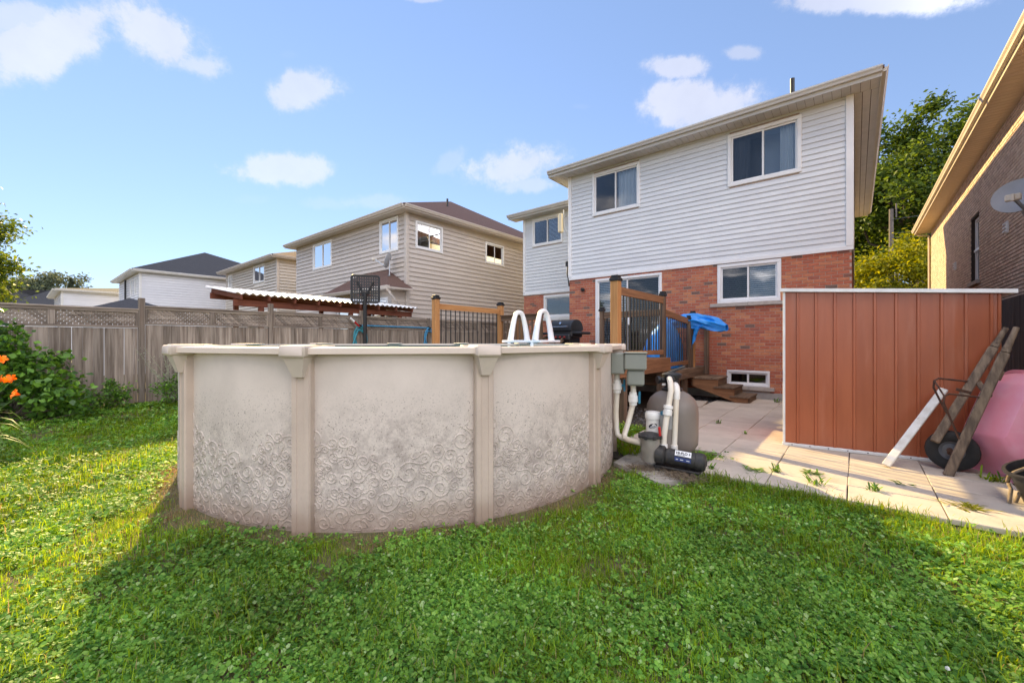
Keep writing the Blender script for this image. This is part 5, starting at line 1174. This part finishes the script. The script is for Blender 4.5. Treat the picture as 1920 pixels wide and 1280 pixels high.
def barrow():
    B = thing('wheelbarrow', 'upended wheelbarrow with pink plastic tray and weathered wooden handles', 'wheelbarrow', (.84, -5.03, .05))
    n1, n2 = W(1777, 890, 4.22), W(1906, 612, 4.17); m1, m2 = W(1752, 826, 4.42), W(1886, 613, 4.36)
    for a, b in ((n1, n2), (m1, m2)):
        t = .83; c = a.lerp(b, t); h = MB().bar(a, c, .06, .078, up=(1, 0, 0), c=.01); h.bar(c, a.lerp(b, .87), .05, .064, up=(1, 0, 0), c=.01); h.tube([a.lerp(b, .865), a.lerp(b, .90), b], [.03, .027, .024], 10); h.build('handle', 'barrow_wood', B)
    wc = Vector((.845, -5.10, .265)); ax = Vector((.10, 1, .0)).normalized(); ax = (m1 - n1); ax.z = 0; ax.normalize(); ax = Vector((.12, .99, 0)).normalized()
    wc = Vector((.85, -5.05, .262))
    tr = [(.10, -.034), (.13, -.045), (.175, -.047), (.2, -.036), (.208, -.015), (.208, .015), (.2, .036), (.175, .047), (.13, .045), (.10, .034)]
    MB().lathe(tr, wc, ax, 40, cap=False).build('tyre', 'tyre', B, smooth=45)
    MB().lathe([(.018, -.06), (.03, -.055), (.035, -.02), (.075, -.012), (.1, -.03), (.112, -.036), (.112, .036), (.1, .03), (.03, .02), (.018, .06)], wc, ax, 32).build('rim', 'rim_grey', B, smooth=40)
    MB().tube([wc - ax * .22, wc + ax * .14], .009, 8).build('axle', 'rust', B)
    ch = MB(); rr = random.Random(2)
    for k in range(7): ch.lathe([(.02, -.006), (.026, 0), (.02, .006)], wc - ax * (.07 + .006 * k) + Vector((rr.gauss(0, .012), 0, rr.gauss(0, .014))), ax + Vector((rr.gauss(0, .3), 0, rr.gauss(0, .3))), 8)
    ch.build('bearing_bolts', 'rust', B)
    Wd = (n2 - n1).normalized(); bd = (m2 - n2).lerp(m1 - n1, .5); bd = (bd - Wd * bd.dot(Wd)).normalized(); nd = bd.cross(Wd).normalized()
    if nd.x < 0: nd = -nd
    o = n1.lerp(m1, .25) - Wd * .09 + nd * .14
    # tray: rounded rectangular rings from floor to rim, then the rolled lip
    def ring(n, w0, w1, hb, rad, wsh=0):
        pts = []; K = 7
        for (cw, cb, t0) in ((w1 - rad, hb - rad, 0), (w0 + rad, hb - rad, PI / 2), (w0 + rad, -hb + rad, PI), (w1 - rad, -hb + rad, 1.5 * PI)):
            for k in range(K): t = t0 + PI / 2 * k / (K - 1); pts.append(o + Wd * (cw + rad * math.cos(t)) + bd * (cb + rad * math.sin(t)) + nd * n)
        return pts
    rings = [ring(.045, .56, 1.10, .20, .06), ring(.05, .525, 1.125, .225, .07), ring(.2, .36, 1.27, .31, .09), ring(.33, .22, 1.34, .375, .10), ring(.336, .19, 1.37, .405, .11), ring(.32, .185, 1.375, .41, .11), ring(.325, .235, 1.33, .368, .10), ring(.2, .372, 1.258, .302, .09), ring(.06, .535, 1.115, .22, .065)]
    t = MB(); n = len(rings[0])
    for r_ in rings: t.v += [tuple(p) for p in r_]
    for i in range(len(rings) - 1): t.f += [(i * n + k, i * n + (k + 1) % n, (i + 1) * n + (k + 1) % n, (i + 1) * n + k) for k in range(n)]
    t.f += [tuple(range(n - 1, -1, -1)), tuple((len(rings) - 1) * n + k for k in range(n))]
    t.build('tray', 'tray_pink', B, smooth=35)
    # bent rod legs and brace
    for s, e in ((n1, n2), (m1, m2)):
        a = s.lerp(e, .53); b = s.lerp(e, .24); q = -nd
        MB().tube([a, a + q * .30 - Wd * .09, a + q * .33 - Wd * .13, a + q * .31 - Wd * .20, a + q * .26 - Wd * .25, b + q * .05], .0095, 8).build('leg', 'rust', B, smooth=60)
    a = n1.lerp(n2, .53) - nd * .33 - Wd * .13; b = m1.lerp(m2, .53) - nd * .33 - Wd * .13; MB().tube([a, b], .008, 8).build('brace', 'rust', B)
    MB().bar(n1.lerp(n2, .53) - nd * .26 - Wd * .02, n1.lerp(n2, .53) - nd * .12, .012, .03).build('brace', 'rust', B)
    MB().bar(n1.lerp(n2, .55) + nd * .035, m1.lerp(m2, .55) + nd * .035, .05, .03).build('crossbar', 'barrow_wood', B); MB().bar(n1.lerp(n2, .66) + nd * .03, n1.lerp(n2, .72) + nd * .03, .05, .05).build('wedge', 'barrow_wood', B)
barrow()
def right_odds():
    a, b = W(1661, 872, 4.48), W(1770, 727, 4.60); a.z = .075; d = (b - a)
    p = MB().bar(a, b, .075, .03, up=(-.3, -1, .4), c=.006); tag(p.build('board', 'peeling_white'), 'white board with flaking paint leaning on the copper shed', 'board')
    T = thing('black_tub', 'black plastic tub with brown rope knotted over its rim', 'tub', (1.38, -5.95, 0)); ax = Vector((-.25, -.12, .95)).normalized(); c = Vector((1.38, -5.95, .03))
    MB().lathe([(.18, 0), (.2, .02), (.235, .34), (.262, .345), (.265, .365), (.24, .37), (.225, .34), (.19, .03)], c, ax, 32).build('body', 'black_plastic', T, smooth=40)
    r1 = MB().tube([W(1889, 900, 3.6), W(1893, 888, 3.52), W(1905, 882, 3.5), W(1925, 875, 3.5), W(1960, 868, 3.5)], .014, 8); r1.tube([W(1891, 905, 3.58), W(1896, 915, 3.52), W(1893, 935, 3.48), W(1891, 953, 3.5), W(1897, 957, 3.52), W(1906, 935, 3.5), W(1915, 915, 3.48), W(1950, 905, 3.45)], .013, 8); r1.build('rope', 'rope', T, smooth=60)
    tag(MB().bar(W(1898, 962, 3.30), W(1955, 1042, 2.95), .09, .025).build('board', 'peeling_white'), 'white board end lying on the ground in front of the black tub', 'board')
    tag(MB().bar(W(1902, 995, 3.12), W(1948, 965, 3.15), .06, .02).build('board', 'peeling_white'), 'short white board lying across another beside the patio edge', 'board')
    C = thing('red_can', 'small red can standing behind the pink wheelbarrow tray', 'can', (1.62, -4.75, .0)); k = Vector((1.58, -4.88, 0)); MB().lathe([(.1, .05), (.1, .9), (.08, .97), (.03, 1.0), (.03, 1.05)], k, n=20).build('body', 'red_can', C, smooth=40)
    MB().tube([k + Vector((-.06, 0, .96)), k + Vector((-.05, 0, 1.04)), k + Vector((.05, 0, 1.04)), k + Vector((.06, 0, .96))], .008, 6).build('handle', 'red_can', C)
right_odds()
def gravel():
    b = MB(); rr = random.Random(9)
    def scatter(n, x0, x1, y0, y1, s0, s1):
        for k in range(n):
            c = Vector((rr.uniform(x0, x1), rr.uniform(y0, y1), rr.uniform(.0, .03))); s = rr.uniform(s0, s1)
            X = Vector((rr.gauss(0, 1), rr.gauss(0, 1), rr.gauss(0, .4))).normalized(); Y = X.orthogonal().normalized(); Z = X.cross(Y)
            vs = [c + X * s, c - X * s * rr.uniform(.6, 1), c + Y * s * rr.uniform(.5, .9), c - Y * s * rr.uniform(.5, .9), c + Z * s * rr.uniform(.4, .7), c - Z * s * rr.uniform(.4, .7)]
            b.add(vs, [(0, 2, 4), (2, 1, 4), (1, 3, 4), (3, 0, 4), (2, 0, 5), (1, 2, 5), (3, 1, 5), (0, 3, 5)])
    scatter(1500, 1.2, 1.75, -6.8, -4.4, .012, .03); scatter(900, -3.0, -2.46, -4.6, -.4, .012, .035); scatter(500, -4.6, -3, -4.8, -3, .015, .04)
    tag(b.build('gravel', 'stone'), 'loose dark grey gravel beside the patio slabs and below the deck', 'gravel', kind='stuff')
    struct(MB().box(1.22, 1.77, -6.8, 0, .0015, .012).build('gravel_bed', 'soil'))
    d = MB()
    for k in range(90):
        c = Vector((rr.uniform(1.05, 1.6), rr.uniform(-6.75, -5.9), .05)); X = Vector((rr.gauss(0, 1), rr.gauss(0, 1), rr.gauss(0, .3))).normalized() * rr.uniform(.015, .035); Y = X.cross(Vector((0, rr.gauss(0, .3), 1))).normalized() * .012; d.add([c - X, c + Y, c + X, c - Y], [(0, 1, 2, 3)])
    tag(d.build('dead_leaves', 'dead_leaf'), 'scatter of dry brown leaves around the black tub', 'leaves', kind='stuff')
    # two slipped concrete slabs under the edge of the deck
    for k, (x, y, r_) in enumerate(((-2.75, -1.9, .12), (-2.85, -2.9, -.2))):
        s = MB().frame((x, y, .02), (math.cos(r_), math.sin(r_), .02), (-math.sin(r_), math.cos(r_), 0), (0, 0, 1), lambda q: q.cbox(-.3, .3, -.45, .45, 0, .05, .008)); tag(s.build('concrete_slab', 'paver'), ['broken slab lying at the foot of the deck post near the stairs', 'tilted slab lying under the deck behind the sand filter'][k], 'slab')
gravel()

# ------------------------------------------------------------------ trees and plants
def leaf_quads(P, size, up_bias=.3, aspect=.55, g=rng, droop=0.0):
    n = len(P); d = g.normal(size=(n, 3)); d[:, 2] = d[:, 2] * .6 - droop; d /= np.linalg.norm(d, axis=1)[:, None]
    nrm = g.normal(size=(n, 3)) + np.array([0, 0, up_bias * 3]); s = np.cross(d, nrm); s /= np.linalg.norm(s, axis=1)[:, None] + 1e-9
    L = (size * g.uniform(.6, 1.25, n))[:, None]; nn = np.cross(s, d)
    return np.stack([P - d * L * .5, P + s * L * aspect * .5 - d * L * .05 + nn * L * .08, P + d * L * .5 - nn * L * .05, P - s * L * aspect * .5 - d * L * .05 + nn * L * .08], axis=1)
def clumps(c, r, nc, per, sig, g, flat=.7, shell=.45):
    pts = []; cen = []
    for k in range(nc):
        v = g.normal(size=3); v /= np.linalg.norm(v); t = shell + (1 - shell) * g.random() ** .6; q = np.array(c) + v * t * np.array(r) * g.uniform(.85, 1.1); cen.append(q)
        m = int(per * g.uniform(.5, 1.4)); pts.append(q + g.normal(size=(m, 3)) * sig * g.uniform(.6, 1.3) * np.array([1, 1, flat]))
    return np.concatenate(pts), cen
def tree(name, label, base, trunk_top, tr, c, r, nc, per, sig, leaf, m, seed, group=None, limbs=14, droop=0, lean=None):
    g = np.random.default_rng(seed); T = thing(name, label, 'tree', base, 0, group); b = MB(); base = Vector(base); tt = Vector(trunk_top)
    mid = base.lerp(tt, .5) + Vector((g.normal() * tr * .8, g.normal() * tr * .8, 0)); b.tube([base - Vector((0, 0, .1)), base.lerp(mid, .5), mid, tt], [tr * 1.25, tr, tr * .85, tr * .6], 10)
    P, cen = clumps(c, r, nc, per, sig, g)
    for k in range(limbs):
        q = Vector(cen[k % len(cen)]); s = mid.lerp(tt, g.uniform(.1, 1)); md = s.lerp(q, .5) + Vector((0, 0, -(q - s).length * .08)) + Vector(g.normal(size=3)) * (q - s).length * .06
        b.tube([s, md, q], [tr * .38, tr * .24, tr * .07], 6)
    b.build('trunk', 'bark', T, smooth=60)
    np_mesh('crown', leaf_quads(P, leaf, g=g, droop=droop), 4, m, T, 'stuff', off=wloc(T))
    return T
tree('maple_tree', 'tall leafy maple rising between the two houses behind a utility pole', (4.2, 33.5, 0), (3.6, 33.2, 13.5), .42, (4.6, 33.6, 12.9), (6.4, 6.4, 5.9), 100, 400, .75, .34, 'maple_leaf', 1, limbs=40)
tree('maple_tree', 'shadier tree half hidden behind the tall maple', (0.6, 40, 0), (.8, 40, 10), .35, (1.4, 40, 10.5), (4.2, 4.2, 5.0), 60, 300, .85, .4, 'maple_leaf', 5, limbs=24)
tree('leafy_tree', 'low yellow-green sunlit tree between the houses', (1.9, 21.5, 0), (1.9, 21.5, 4.2), .14, (1.75, 21.4, 4.6), (2.6, 2.4, 2.7), 90, 190, .42, .22, 'yellow_leaf', 2, limbs=20)
tree('fruit_tree', 'near tree with small curled leaves reaching over the lattice fence', (-13.4, -12.3, 0), (-13.3, -12.2, 2.6), .09, (-13.35, -12.35, 3.1), (1.05, 1.05, 1.4), 110, 170, .15, .085, 'near_tree_leaf', 3, limbs=50, droop=.5)
for k, (px_, py_, d, rx, rz, lab) in enumerate(((105, 548, 62, 4.5, 3.2, 'hazy round tree far off beside the farthest white house'), (60, 560, 58, 3.5, 2.6, 'hazy low tree far off behind the lattice fence'), (30, 555, 66, 5, 3, 'far hazy tree showing behind the near leafy branches'))):
    c = W(px_, py_, d); tree('far_tree', lab, (c.x, c.y, 0), (c.x, c.y, c.z), .3, tuple(c), (rx, rx, rz), 50, 160, .6, .4, 'far_leaf', 30 + k, 'hazy trees on the skyline', limbs=10)
def spruce():
    c = W(133, 520, 60); T = thing('spruce_tree', 'dark spruce tip poking above the hazy round tree', 'tree', (c.x, c.y, 0)); MB().tube([(c.x, c.y, 0), (c.x, c.y, c.z)], [.25, .04], 6).build('trunk', 'bark', T); b = []
    g = np.random.default_rng(4); z = np.array([c.z - h for h in g.uniform(0, 5, 1800)]); rad = (c.z - z) * .22 * np.sqrt(g.random(1800)) + .05; a = g.uniform(0, 6.28, 1800)
    np_mesh('crown', leaf_quads(np.stack([c.x + rad * np.cos(a), c.y + rad * np.sin(a), z], 1), .4, g=g), 4, 'far_leaf', T, 'stuff', off=wloc(T))
spruce()
def far_house():
    c = W(62, 560, 54); H = thing('far_house', 'distant house with plain blue-grey roof behind the hazy trees', 'house', (c.x, c.y, 0)); MB().box(c.x - 3, c.x + 3, c.y - 3, c.y + 3, 0, c.z - 1.5).build('wall', 'far_white_siding', H)
    b = MB(); e = 3.5; z0, z1 = c.z - 1.5, c.z + 1.3; b.add([(c.x - e, c.y - e, z0), (c.x + e, c.y - e, z0), (c.x + e, c.y + e, z0), (c.x - e, c.y + e, z0), (c.x - 1.5, c.y - 1.5, z1), (c.x + 1.5, c.y + 1.5, z1)], [(0, 1, 5, 4), (1, 2, 5), (2, 3, 4, 5), (3, 0, 4)]); b.build('roof', 'grey_shingle', H)
far_house()
def pole():
    P = thing('utility_pole', 'wooden utility pole with wires standing in front of the maple', 'pole', (1.82, 24.5, 0)); MB().tube([(1.82, 24.5, 0), (1.82, 24.5, 9.9)], [.15, .11], 12).build('shaft', 'pole_wood', P, smooth=40); MB().tube([(2.05, 24.4, 9.3), (2.05, 24.4, 10.2)], .04, 8).build('pin', 'pole_wood', P); MB().lathe([(.16, 5.2), (.16, 6.3)], (2.1, 24.4, 0), n=12).build('transformer', 'galvanised', P, smooth=40)
    for k, (z, dz) in enumerate(((9.2, .2), (8.3, -.3), (8.0, -.35), (6.2, -.2), (5.7, -.3))):
        tag(MB().tube([(1.85, 24.4, z), (6, 23.8, z - .1 + dz * .2), (14, 22.5, z + dz)], .018, 5).build('overhead_wire', 'wire'), 'thin overhead wire running right from the utility pole', 'wire', 'wires on the utility pole')
pole()
def shrub(name, label, parts, leaf, m, seed, stems=8, cat='shrub'):
    g = np.random.default_rng(seed); x, y = parts[0][0][0], parts[0][0][1]; T = thing(name, label, cat, (x, y, gh(x, y))); Ps = []; b = MB()
    for c, r, nc, per, sig in parts:
        P, cen = clumps(c, r, nc, per, sig, g, .8, .3); Ps.append(P[P[:, 2] > gh(x, y) + .01])
        for k in range(min(stems, len(cen))): q = Vector(cen[k]); s = Vector((x + g.normal() * .06, y + g.normal() * .06, gh(x, y))); b.tube([s, s.lerp(q, .5) + Vector(g.normal(size=3)) * .03, q], [.012, .008, .003], 5)
    b.build('stems', 'bark', T); np_mesh('foliage', leaf_quads(np.concatenate(Ps), leaf, .4, .7, g), 4, m, T, 'stuff', off=wloc(T))
shrub('garden_shrub', 'big broad-leaved green shrub against the fence behind the orange lilies', [((-10.25, -11.55, .75), (.55, .85, .72), 70, 42, .1), ((-10.3, -11.75, 1.45), (.4, .55, .5), 36, 34, .09), ((-9.95, -10.95, .45), (.45, .4, .42), 30, 32, .09)], .105, 'bush_leaf', 11, 16)
shrub('low_shrub', 'low round green shrub at the fence below the wide light gaps', [((-10.55, -10.3, .42), (.3, .36, .3), 26, 46, .07)], .055, 'bush_leaf', 12)
shrub('low_shrub', 'low spreading green shrub at the fence beside the pool upright', [((-10.5, -9.25, .48), (.34, .62, .34), 44, 46, .07)], .055, 'bush_leaf', 13)
def stalks():
    T = thing('dry_plant', 'tall pale seed-headed plant leaning on the fence by the pool', 'plant', (-10.6, -9.3, .14)); g = np.random.default_rng(6); b = MB(); P = []
    for k in range(26):
        t = Vector((-10.6 + g.normal() * .1, -9.25 + g.normal() * .28, 1.05 + g.uniform(-.15, .3))); s = Vector((-10.6 + g.normal() * .05, -9.3 + g.normal() * .12, .14)); b.tube([s, s.lerp(t, .6), t], [.004, .003, .002], 4); P += [np.array(s.lerp(t, u)) + g.normal(size=3) * .03 for u in g.uniform(.5, 1.03, 34)]
    b.build('stems', 'pale_stalk', T); np_mesh('seed_heads', leaf_quads(np.array(P), .03, g=g), 4, 'pale_stalk', T, 'stuff', off=wloc(T))
stalks()
def lily():
    base = Vector((-7.25, -11.95, .0)); T = thing('daylily', 'orange daylilies on arching stalks in front of the big shrub', 'flower', tuple(base)); g = np.random.default_rng(9)
    lv = MB()
    for k in range(46):
        a = g.uniform(0, 6.28); ln = g.uniform(.45, .8); h = g.uniform(.35, .65); w = .011; s = base + Vector((g.normal() * .06, g.normal() * .06, 0)); d = Vector((math.cos(a), math.sin(a), 0)); sd_ = Vector((-d.y, d.x, 0)); pr = []
        for t in np.linspace(0, 1, 8): c = s + d * ln * t + Vector((0, 0, h * (1 - (1.7 * t - 1) ** 2) if t > 0 else 0)); c.z = max(c.z, .02); pr.append((c, w * (1 - t) ** .5 + .001))
        n0 = len(lv.v)
        for c, ww in pr: lv.v += [tuple(c - sd_ * ww), tuple(c + sd_ * ww)]
        lv.f += [(n0 + 2 * i, n0 + 2 * i + 1, n0 + 2 * i + 3, n0 + 2 * i + 2) for i in range(7)]
    lv.build('leaves', 'lily_leaf', T, smooth=60)
    for px_, py_, d in ((22, 712, 4.45), (38, 738, 4.4), (-14, 700, 4.5), (2, 676, 4.45), (8, 713, 4.55), (-30, 735, 4.3), (-45, 690, 4.6)):
        c = W(px_, py_, d); MB().tube([base, base.lerp(c, .55) + Vector((0, 0, .12)), c], [.006, .005, .004], 5).build('stalk', 'lily_leaf', T, smooth=60); f = MB(); ax = Vector((g.normal() * .6 + .3, g.normal() * .5 - .4, .5)).normalized(); X = ax.orthogonal().normalized(); Y = ax.cross(X)
        for k in range(6):
            t = k * PI / 3; d_ = X * math.cos(t) + Y * math.sin(t); s_ = ax.cross(d_); L = .058; pts = [(c, .004), (c + ax * .035 + d_ * .018, .014), (c + ax * .055 + d_ * .045, .017), (c + ax * .048 + d_ * L, .003)]; n0 = len(f.v)
            for p, ww in pts: f.v += [tuple(p - s_ * ww), tuple(p + s_ * ww)]
            f.f += [(n0 + 2 * i, n0 + 2 * i + 1, n0 + 2 * i + 3, n0 + 2 * i + 2) for i in range(3)]
        f.build('bloom', 'lily_orange', T, smooth=60)
lily()
def weeds():
    g = np.random.default_rng(14)
    spots = [(1418, 880, 'spindly weed spreading along the slab joint near the pump', .16, 30), (1455, 882, 'upright weed clump in the patio joint beside the spindly one', .08, 26), (1522, 885, 'feathery weed lying across the front slabs', .13, 34), (1528, 905, 'brown-tipped weed at the front edge of the slabs', .1, 26), (1640, 918, 'small bright weed in the joint before the copper shed', .07, 20), (1690, 905, 'flat sprig lying on the slab before the white board', .09, 16),
             (1815, 950, 'yellowing pulled weed lying on the end slab', .15, 40), (1398, 812, 'tiny weed in the middle of the patio', .05, 12), (1335, 876, 'leafy weed sprouting beside the pump motor', .06, 18), (1350, 792, 'dark withered weed in the joint behind the tank', .07, 12), (1455, 752, 'green weed growing at the foot of the house wall', .1, 26), (1862, 905, 'tall weed with yellow flowers in the gravel by the wheelbarrow', .13, 40), (1176, 800, 'grassy weed behind the skimmer pipe', .1, 26), (1180, 850, 'thick green grass tuft between pool and concrete pad', .2, 120), (1165, 838, 'dense dark tuft at the foot of the pool wall by the pipe', .16, 100)]
    for k, (px_, py_, lab, r, n) in enumerate(spots):
        dd = 1.42 - (.05 if k not in (11, 12, 13, 14) else .02); d = dd * 774 / (py_ - 638); c = W(px_, py_, d); T = MB(); flat = k in (2, 5, 6, 0)
        for q in range(n):
            a = g.uniform(0, 6.28); ln = r * g.uniform(.4, 1.1); h = ln * (.18 if flat else g.uniform(.5, 1.1)); w = .006 if k < 13 else .005; s = c + Vector((g.normal() * r * .3, g.normal() * r * .3, 0)); dv = Vector((math.cos(a), math.sin(a), 0)); sv_ = Vector((-dv.y, dv.x, 0)); n0 = len(T.v)
            for t in (0, .4, .75, 1): p = s + dv * ln * t * .8 + Vector((0, 0, h * (1 - (1 - t) ** 1.7))); ww = w * (1.3 if t in (.4, .75) else .35); T.v += [tuple(p - sv_ * ww), tuple(p + sv_ * ww)]
            T.f += [(n0 + 2 * i, n0 + 2 * i + 1, n0 + 2 * i + 3, n0 + 2 * i + 2) for i in range(3)]
        tag(T.build('weed', 'yellow_leaf' if k in (6,) else ('grass_blade' if k > 10 else 'bush_leaf')), lab, 'weed', 'weeds in and beside the patio')
weeds()

# ------------------------------------------------------------------ lawn: grass and clover clumps set out by geometry nodes
def blade_clump(name, n, rad, h0, h1, w, g, clover=0, cm=None, flowers=0, dry=False):
    me = MB(); mats = []; idx = []
    for k in range(n):
        a = g.uniform(0, 6.28); s = np.array([g.normal() * rad, g.normal() * rad, 0]); h = g.uniform(h0, h1); ln = h * g.uniform(.2, .9); d = np.array([math.cos(a), math.sin(a), 0]); sv_ = np.array([-d[1], d[0], 0]); n0 = len(me.v)
        for t, ww in ((0, 1), (.5, .85), (.85, .45)): p = s + d * ln * t * t + np.array([0, 0, h * (1 - (1 - t) ** 1.6)]); me.v += [tuple(p - sv_ * w * ww), tuple(p + sv_ * w * ww)]
        p = s + d * ln + np.array([0, 0, h * .97]); me.v.append(tuple(p)); me.f += [(n0, n0 + 1, n0 + 3, n0 + 2), (n0 + 2, n0 + 3, n0 + 5, n0 + 4), (n0 + 4, n0 + 5, n0 + 6)]; idx += [0, 0, 0]
    for k in range(clover):
        c = np.array([g.normal() * rad * 1.1, g.normal() * rad * 1.1, g.uniform(h0 * .8, h1 * .75)]); tilt = g.normal(size=2) * .35; L = g.uniform(.0085, .0165); r0 = g.uniform(0, 6.28)
        n = np.array([tilt[0], tilt[1], 1]); n /= np.linalg.norm(n); x = np.cross(n, [0.3, 1, 0]); x /= np.linalg.norm(x); y = np.cross(n, x)
        for q in range(3):
            a = r0 + q * 2.094; d = x * math.cos(a) + y * math.sin(a); s_ = np.cross(n, d); n0 = len(me.v)
            me.v += [tuple(c), tuple(c + d * L * .6 + s_ * L * .62 + n * L * .15), tuple(c + d * L * 1.35 + s_ * L * .36 + n * L * .12), tuple(c + d * L * 1.35 - s_ * L * .36 + n * L * .12), tuple(c + d * L * .6 - s_ * L * .62 + n * L * .15)]; me.f.append((n0, n0 + 1, n0 + 2, n0 + 3, n0 + 4)); idx.append(1)
    for k in range(flowers):
        c = Vector((g.normal() * rad, g.normal() * rad, h1 * 1.0)); n0 = len(me.f); me.lathe([(.002, -.006), (.008, -.002), (.007, .004), (.002, .008)], c, n=6); idx += [2] * (len(me.f) - n0)
    m = me.mesh(name, None)
    for q in ('dry_grass' if dry else 'grass_blade', 'clover_leaf', 'clover_flower'): m.materials.append(M[q])
    m.polygons.foreach_set('material_index', idx); return m
def lawn():
    g = np.random.default_rng(77); CL = bpy.data.collections.new('lawn_clumps')      # never linked to the scene: only instanced
    specs = [(34, .05, .025, .052, .0017, 0, 0), (26, .05, .025, .05, .0016, 7, 0), (10, .06, .02, .055, .0016, 15, 0), (6, .06, .02, .05, .0016, 20, 1), (30, .05, .04, .095, .0021, 0, 0), (30, .055, .010, .03, .0014, 0, 0), (14, .06, .02, .055, .0016, 11, 0)]
    for k, (n, rad, h0, h1, w, cl, fl) in enumerate(specs):
        o = bpy.data.objects.new('clump_%02d' % k, blade_clump('clump', n, rad, h0, h1, w, g, cl, None, fl, k == 5)); CL.objects.link(o)
    def n2(x, y, f, s): return (np.sin(x * f + s) * np.cos(y * f * 1.13 + s * 2.1) + .6 * np.sin((x + y) * f * 1.9 + s * 3.3) + .4 * np.cos((x - 1.7 * y) * f * 2.7 + s)) / 2
    pts = []; ix = []; sc = []
    cx, cy = CAM.x, CAM.y
    for (dmin, dmax, dens, s0) in ((0.9, 3.2, 900, .95), (3.2, 5.5, 520, 1.1), (5.5, 9, 260, 1.35), (9, 16, 90, 1.8)):
        A = (dmax * 2.2) * dmax; N = int(dens * (2 * dmax) ** 2)
        x = g.uniform(cx - dmax, cx + dmax, N); y = g.uniform(cy - dmax, cy + dmax, N); d = np.hypot(x - cx, y - cy)
        fx, fy = -math.sin(R(YAW)), math.cos(R(YAW)); along = (x - cx) * fx + (y - cy) * fy; side = np.abs((x - cx) * fy - (y - cy) * fx)
        ok = (d >= dmin) & (d < dmax) & (along > .9) & (side < along * 1.55 + .8)
        ok &= (x > -10.88) & (x < 1.75) & (y < 1.5)
        ok &= np.hypot(x - PCX, y - PCY) > 2.63
        ok &= ~((x > -2.47) & (y > -6.83) & ((x > -1.12) | (y > -6.0)) )
        ok &= ~((x > -2.1) & (x < -1.1) & (y > -7.42) & (y < -6.2) & (y > -7.06 - (x + 2.06) * .56))
        ok &= ~((x > -7.7) & (y > -4.95)) & ~((x > 1.2) & (y > -6.7)) & ~((x > -10.4) & (y > 1.7))
        x, y = x[ok], y[ok]
        rp = np.hypot(x - PCX, y - PCY) - 2.62                     # thin, dry grass right at the foot of the pool wall
        cl = n2(x, y, 1.5, 1.0) + .5 * n2(x, y, 4.2, 2.0) + g.normal(size=len(x)) * .35
        kind = np.where(cl > .45, 3, np.where(cl > .12, 2, np.where(cl > -.12, 6, np.where(cl > -.35, 1, 0))))
        kind = np.where((kind == 3) & (g.random(len(x)) > .004), 2, kind)
        kind = np.where(g.random(len(x)) < np.clip(.04 + .12 * n2(x, y, 3.3, 8.0), .01, .25), 4, kind)
        kind = np.where(g.random(len(x)) < np.clip(.05 + .3 * (n2(x, y, 2.1, 12.0) - .2), .03, .4), 5, kind)
        edge = ((y > -7.06) & (x > -1.2)) | (rp < .05) & (g.random(len(x)) < .03)
        kind = np.where(edge & (g.random(len(x)) < .55), 4, kind)
        foot = (rp < .32) & (g.random(len(x)) < np.clip(1.05 - rp / .32, 0, 1)); kind = np.where(foot, 5, kind)
        drop = (rp < .25) & (g.random(len(x)) < .12)
        keep = ~drop & (g.random(len(x)) < np.clip(.70 + .5 * n2(x, y, 2.6, 5.0) + .25 * n2(x, y, 7.0, 3.0), .22, 1)); x, y, kind = x[keep], y[keep], kind[keep]
        pts.append(np.stack([x, y, np.array([gh(a, b) for a, b in zip(x, y)])], 1)); ix.append(kind); sc.append(s0 * g.uniform(.7, 1.25, len(x)))
    P = np.concatenate(pts); I = np.concatenate(ix).astype(np.int32); S = np.concatenate(sc).astype(np.float32); n = len(P); print('lawn clumps', n)
    me = bpy.data.meshes.new('lawn_grass'); me.vertices.add(n); me.vertices.foreach_set('co', P.astype(np.float32).reshape(-1))
    a = me.attributes.new('kind_index', 'INT', 'POINT'); a.data.foreach_set('value', I); a = me.attributes.new('size', 'FLOAT', 'POINT'); a.data.foreach_set('value', S)
    a = me.attributes.new('turn', 'FLOAT', 'POINT'); a.data.foreach_set('value', g.uniform(0, 6.28, n).astype(np.float32))
    o = bpy.data.objects.new('lawn_grass', me); COL.objects.link(o); tag(o, 'lawn of short grass mixed with clover', 'lawn', kind='stuff')
    ng = bpy.data.node_groups.new('lawn', 'GeometryNodeTree'); ng.interface.new_socket('Geometry', in_out='INPUT', socket_type='NodeSocketGeometry'); ng.interface.new_socket('Geometry', in_out='OUTPUT', socket_type='NodeSocketGeometry')
    N = ng.nodes; L = ng.links; gi = N.new('NodeGroupInput'); go = N.new('NodeGroupOutput'); m2p = N.new('GeometryNodeMeshToPoints'); iop = N.new('GeometryNodeInstanceOnPoints'); ci = N.new('GeometryNodeCollectionInfo')
    ci.inputs[0].default_value = CL; ci.inputs['Separate Children'].default_value = True; ci.inputs['Reset Children'].default_value = True
    def attr(nm, t):
        q = N.new('GeometryNodeInputNamedAttribute'); q.data_type = t; q.inputs[0].default_value = nm; return q.outputs[0]
    L.new(gi.outputs[0], m2p.inputs[0]); L.new(m2p.outputs[0], iop.inputs['Points']); L.new(ci.outputs[0], iop.inputs['Instance']); iop.inputs['Pick Instance'].default_value = True
    L.new(attr('kind_index', 'INT'), iop.inputs['Instance Index']); cx_ = N.new('ShaderNodeCombineXYZ'); L.new(attr('turn', 'FLOAT'), cx_.inputs[2]); L.new(cx_.outputs[0], iop.inputs['Rotation']); L.new(attr('size', 'FLOAT'), iop.inputs['Scale'])
    L.new(iop.outputs[0], go.inputs[0]); md = o.modifiers.new('lawn', 'NODES'); md.node_group = ng
lawn()
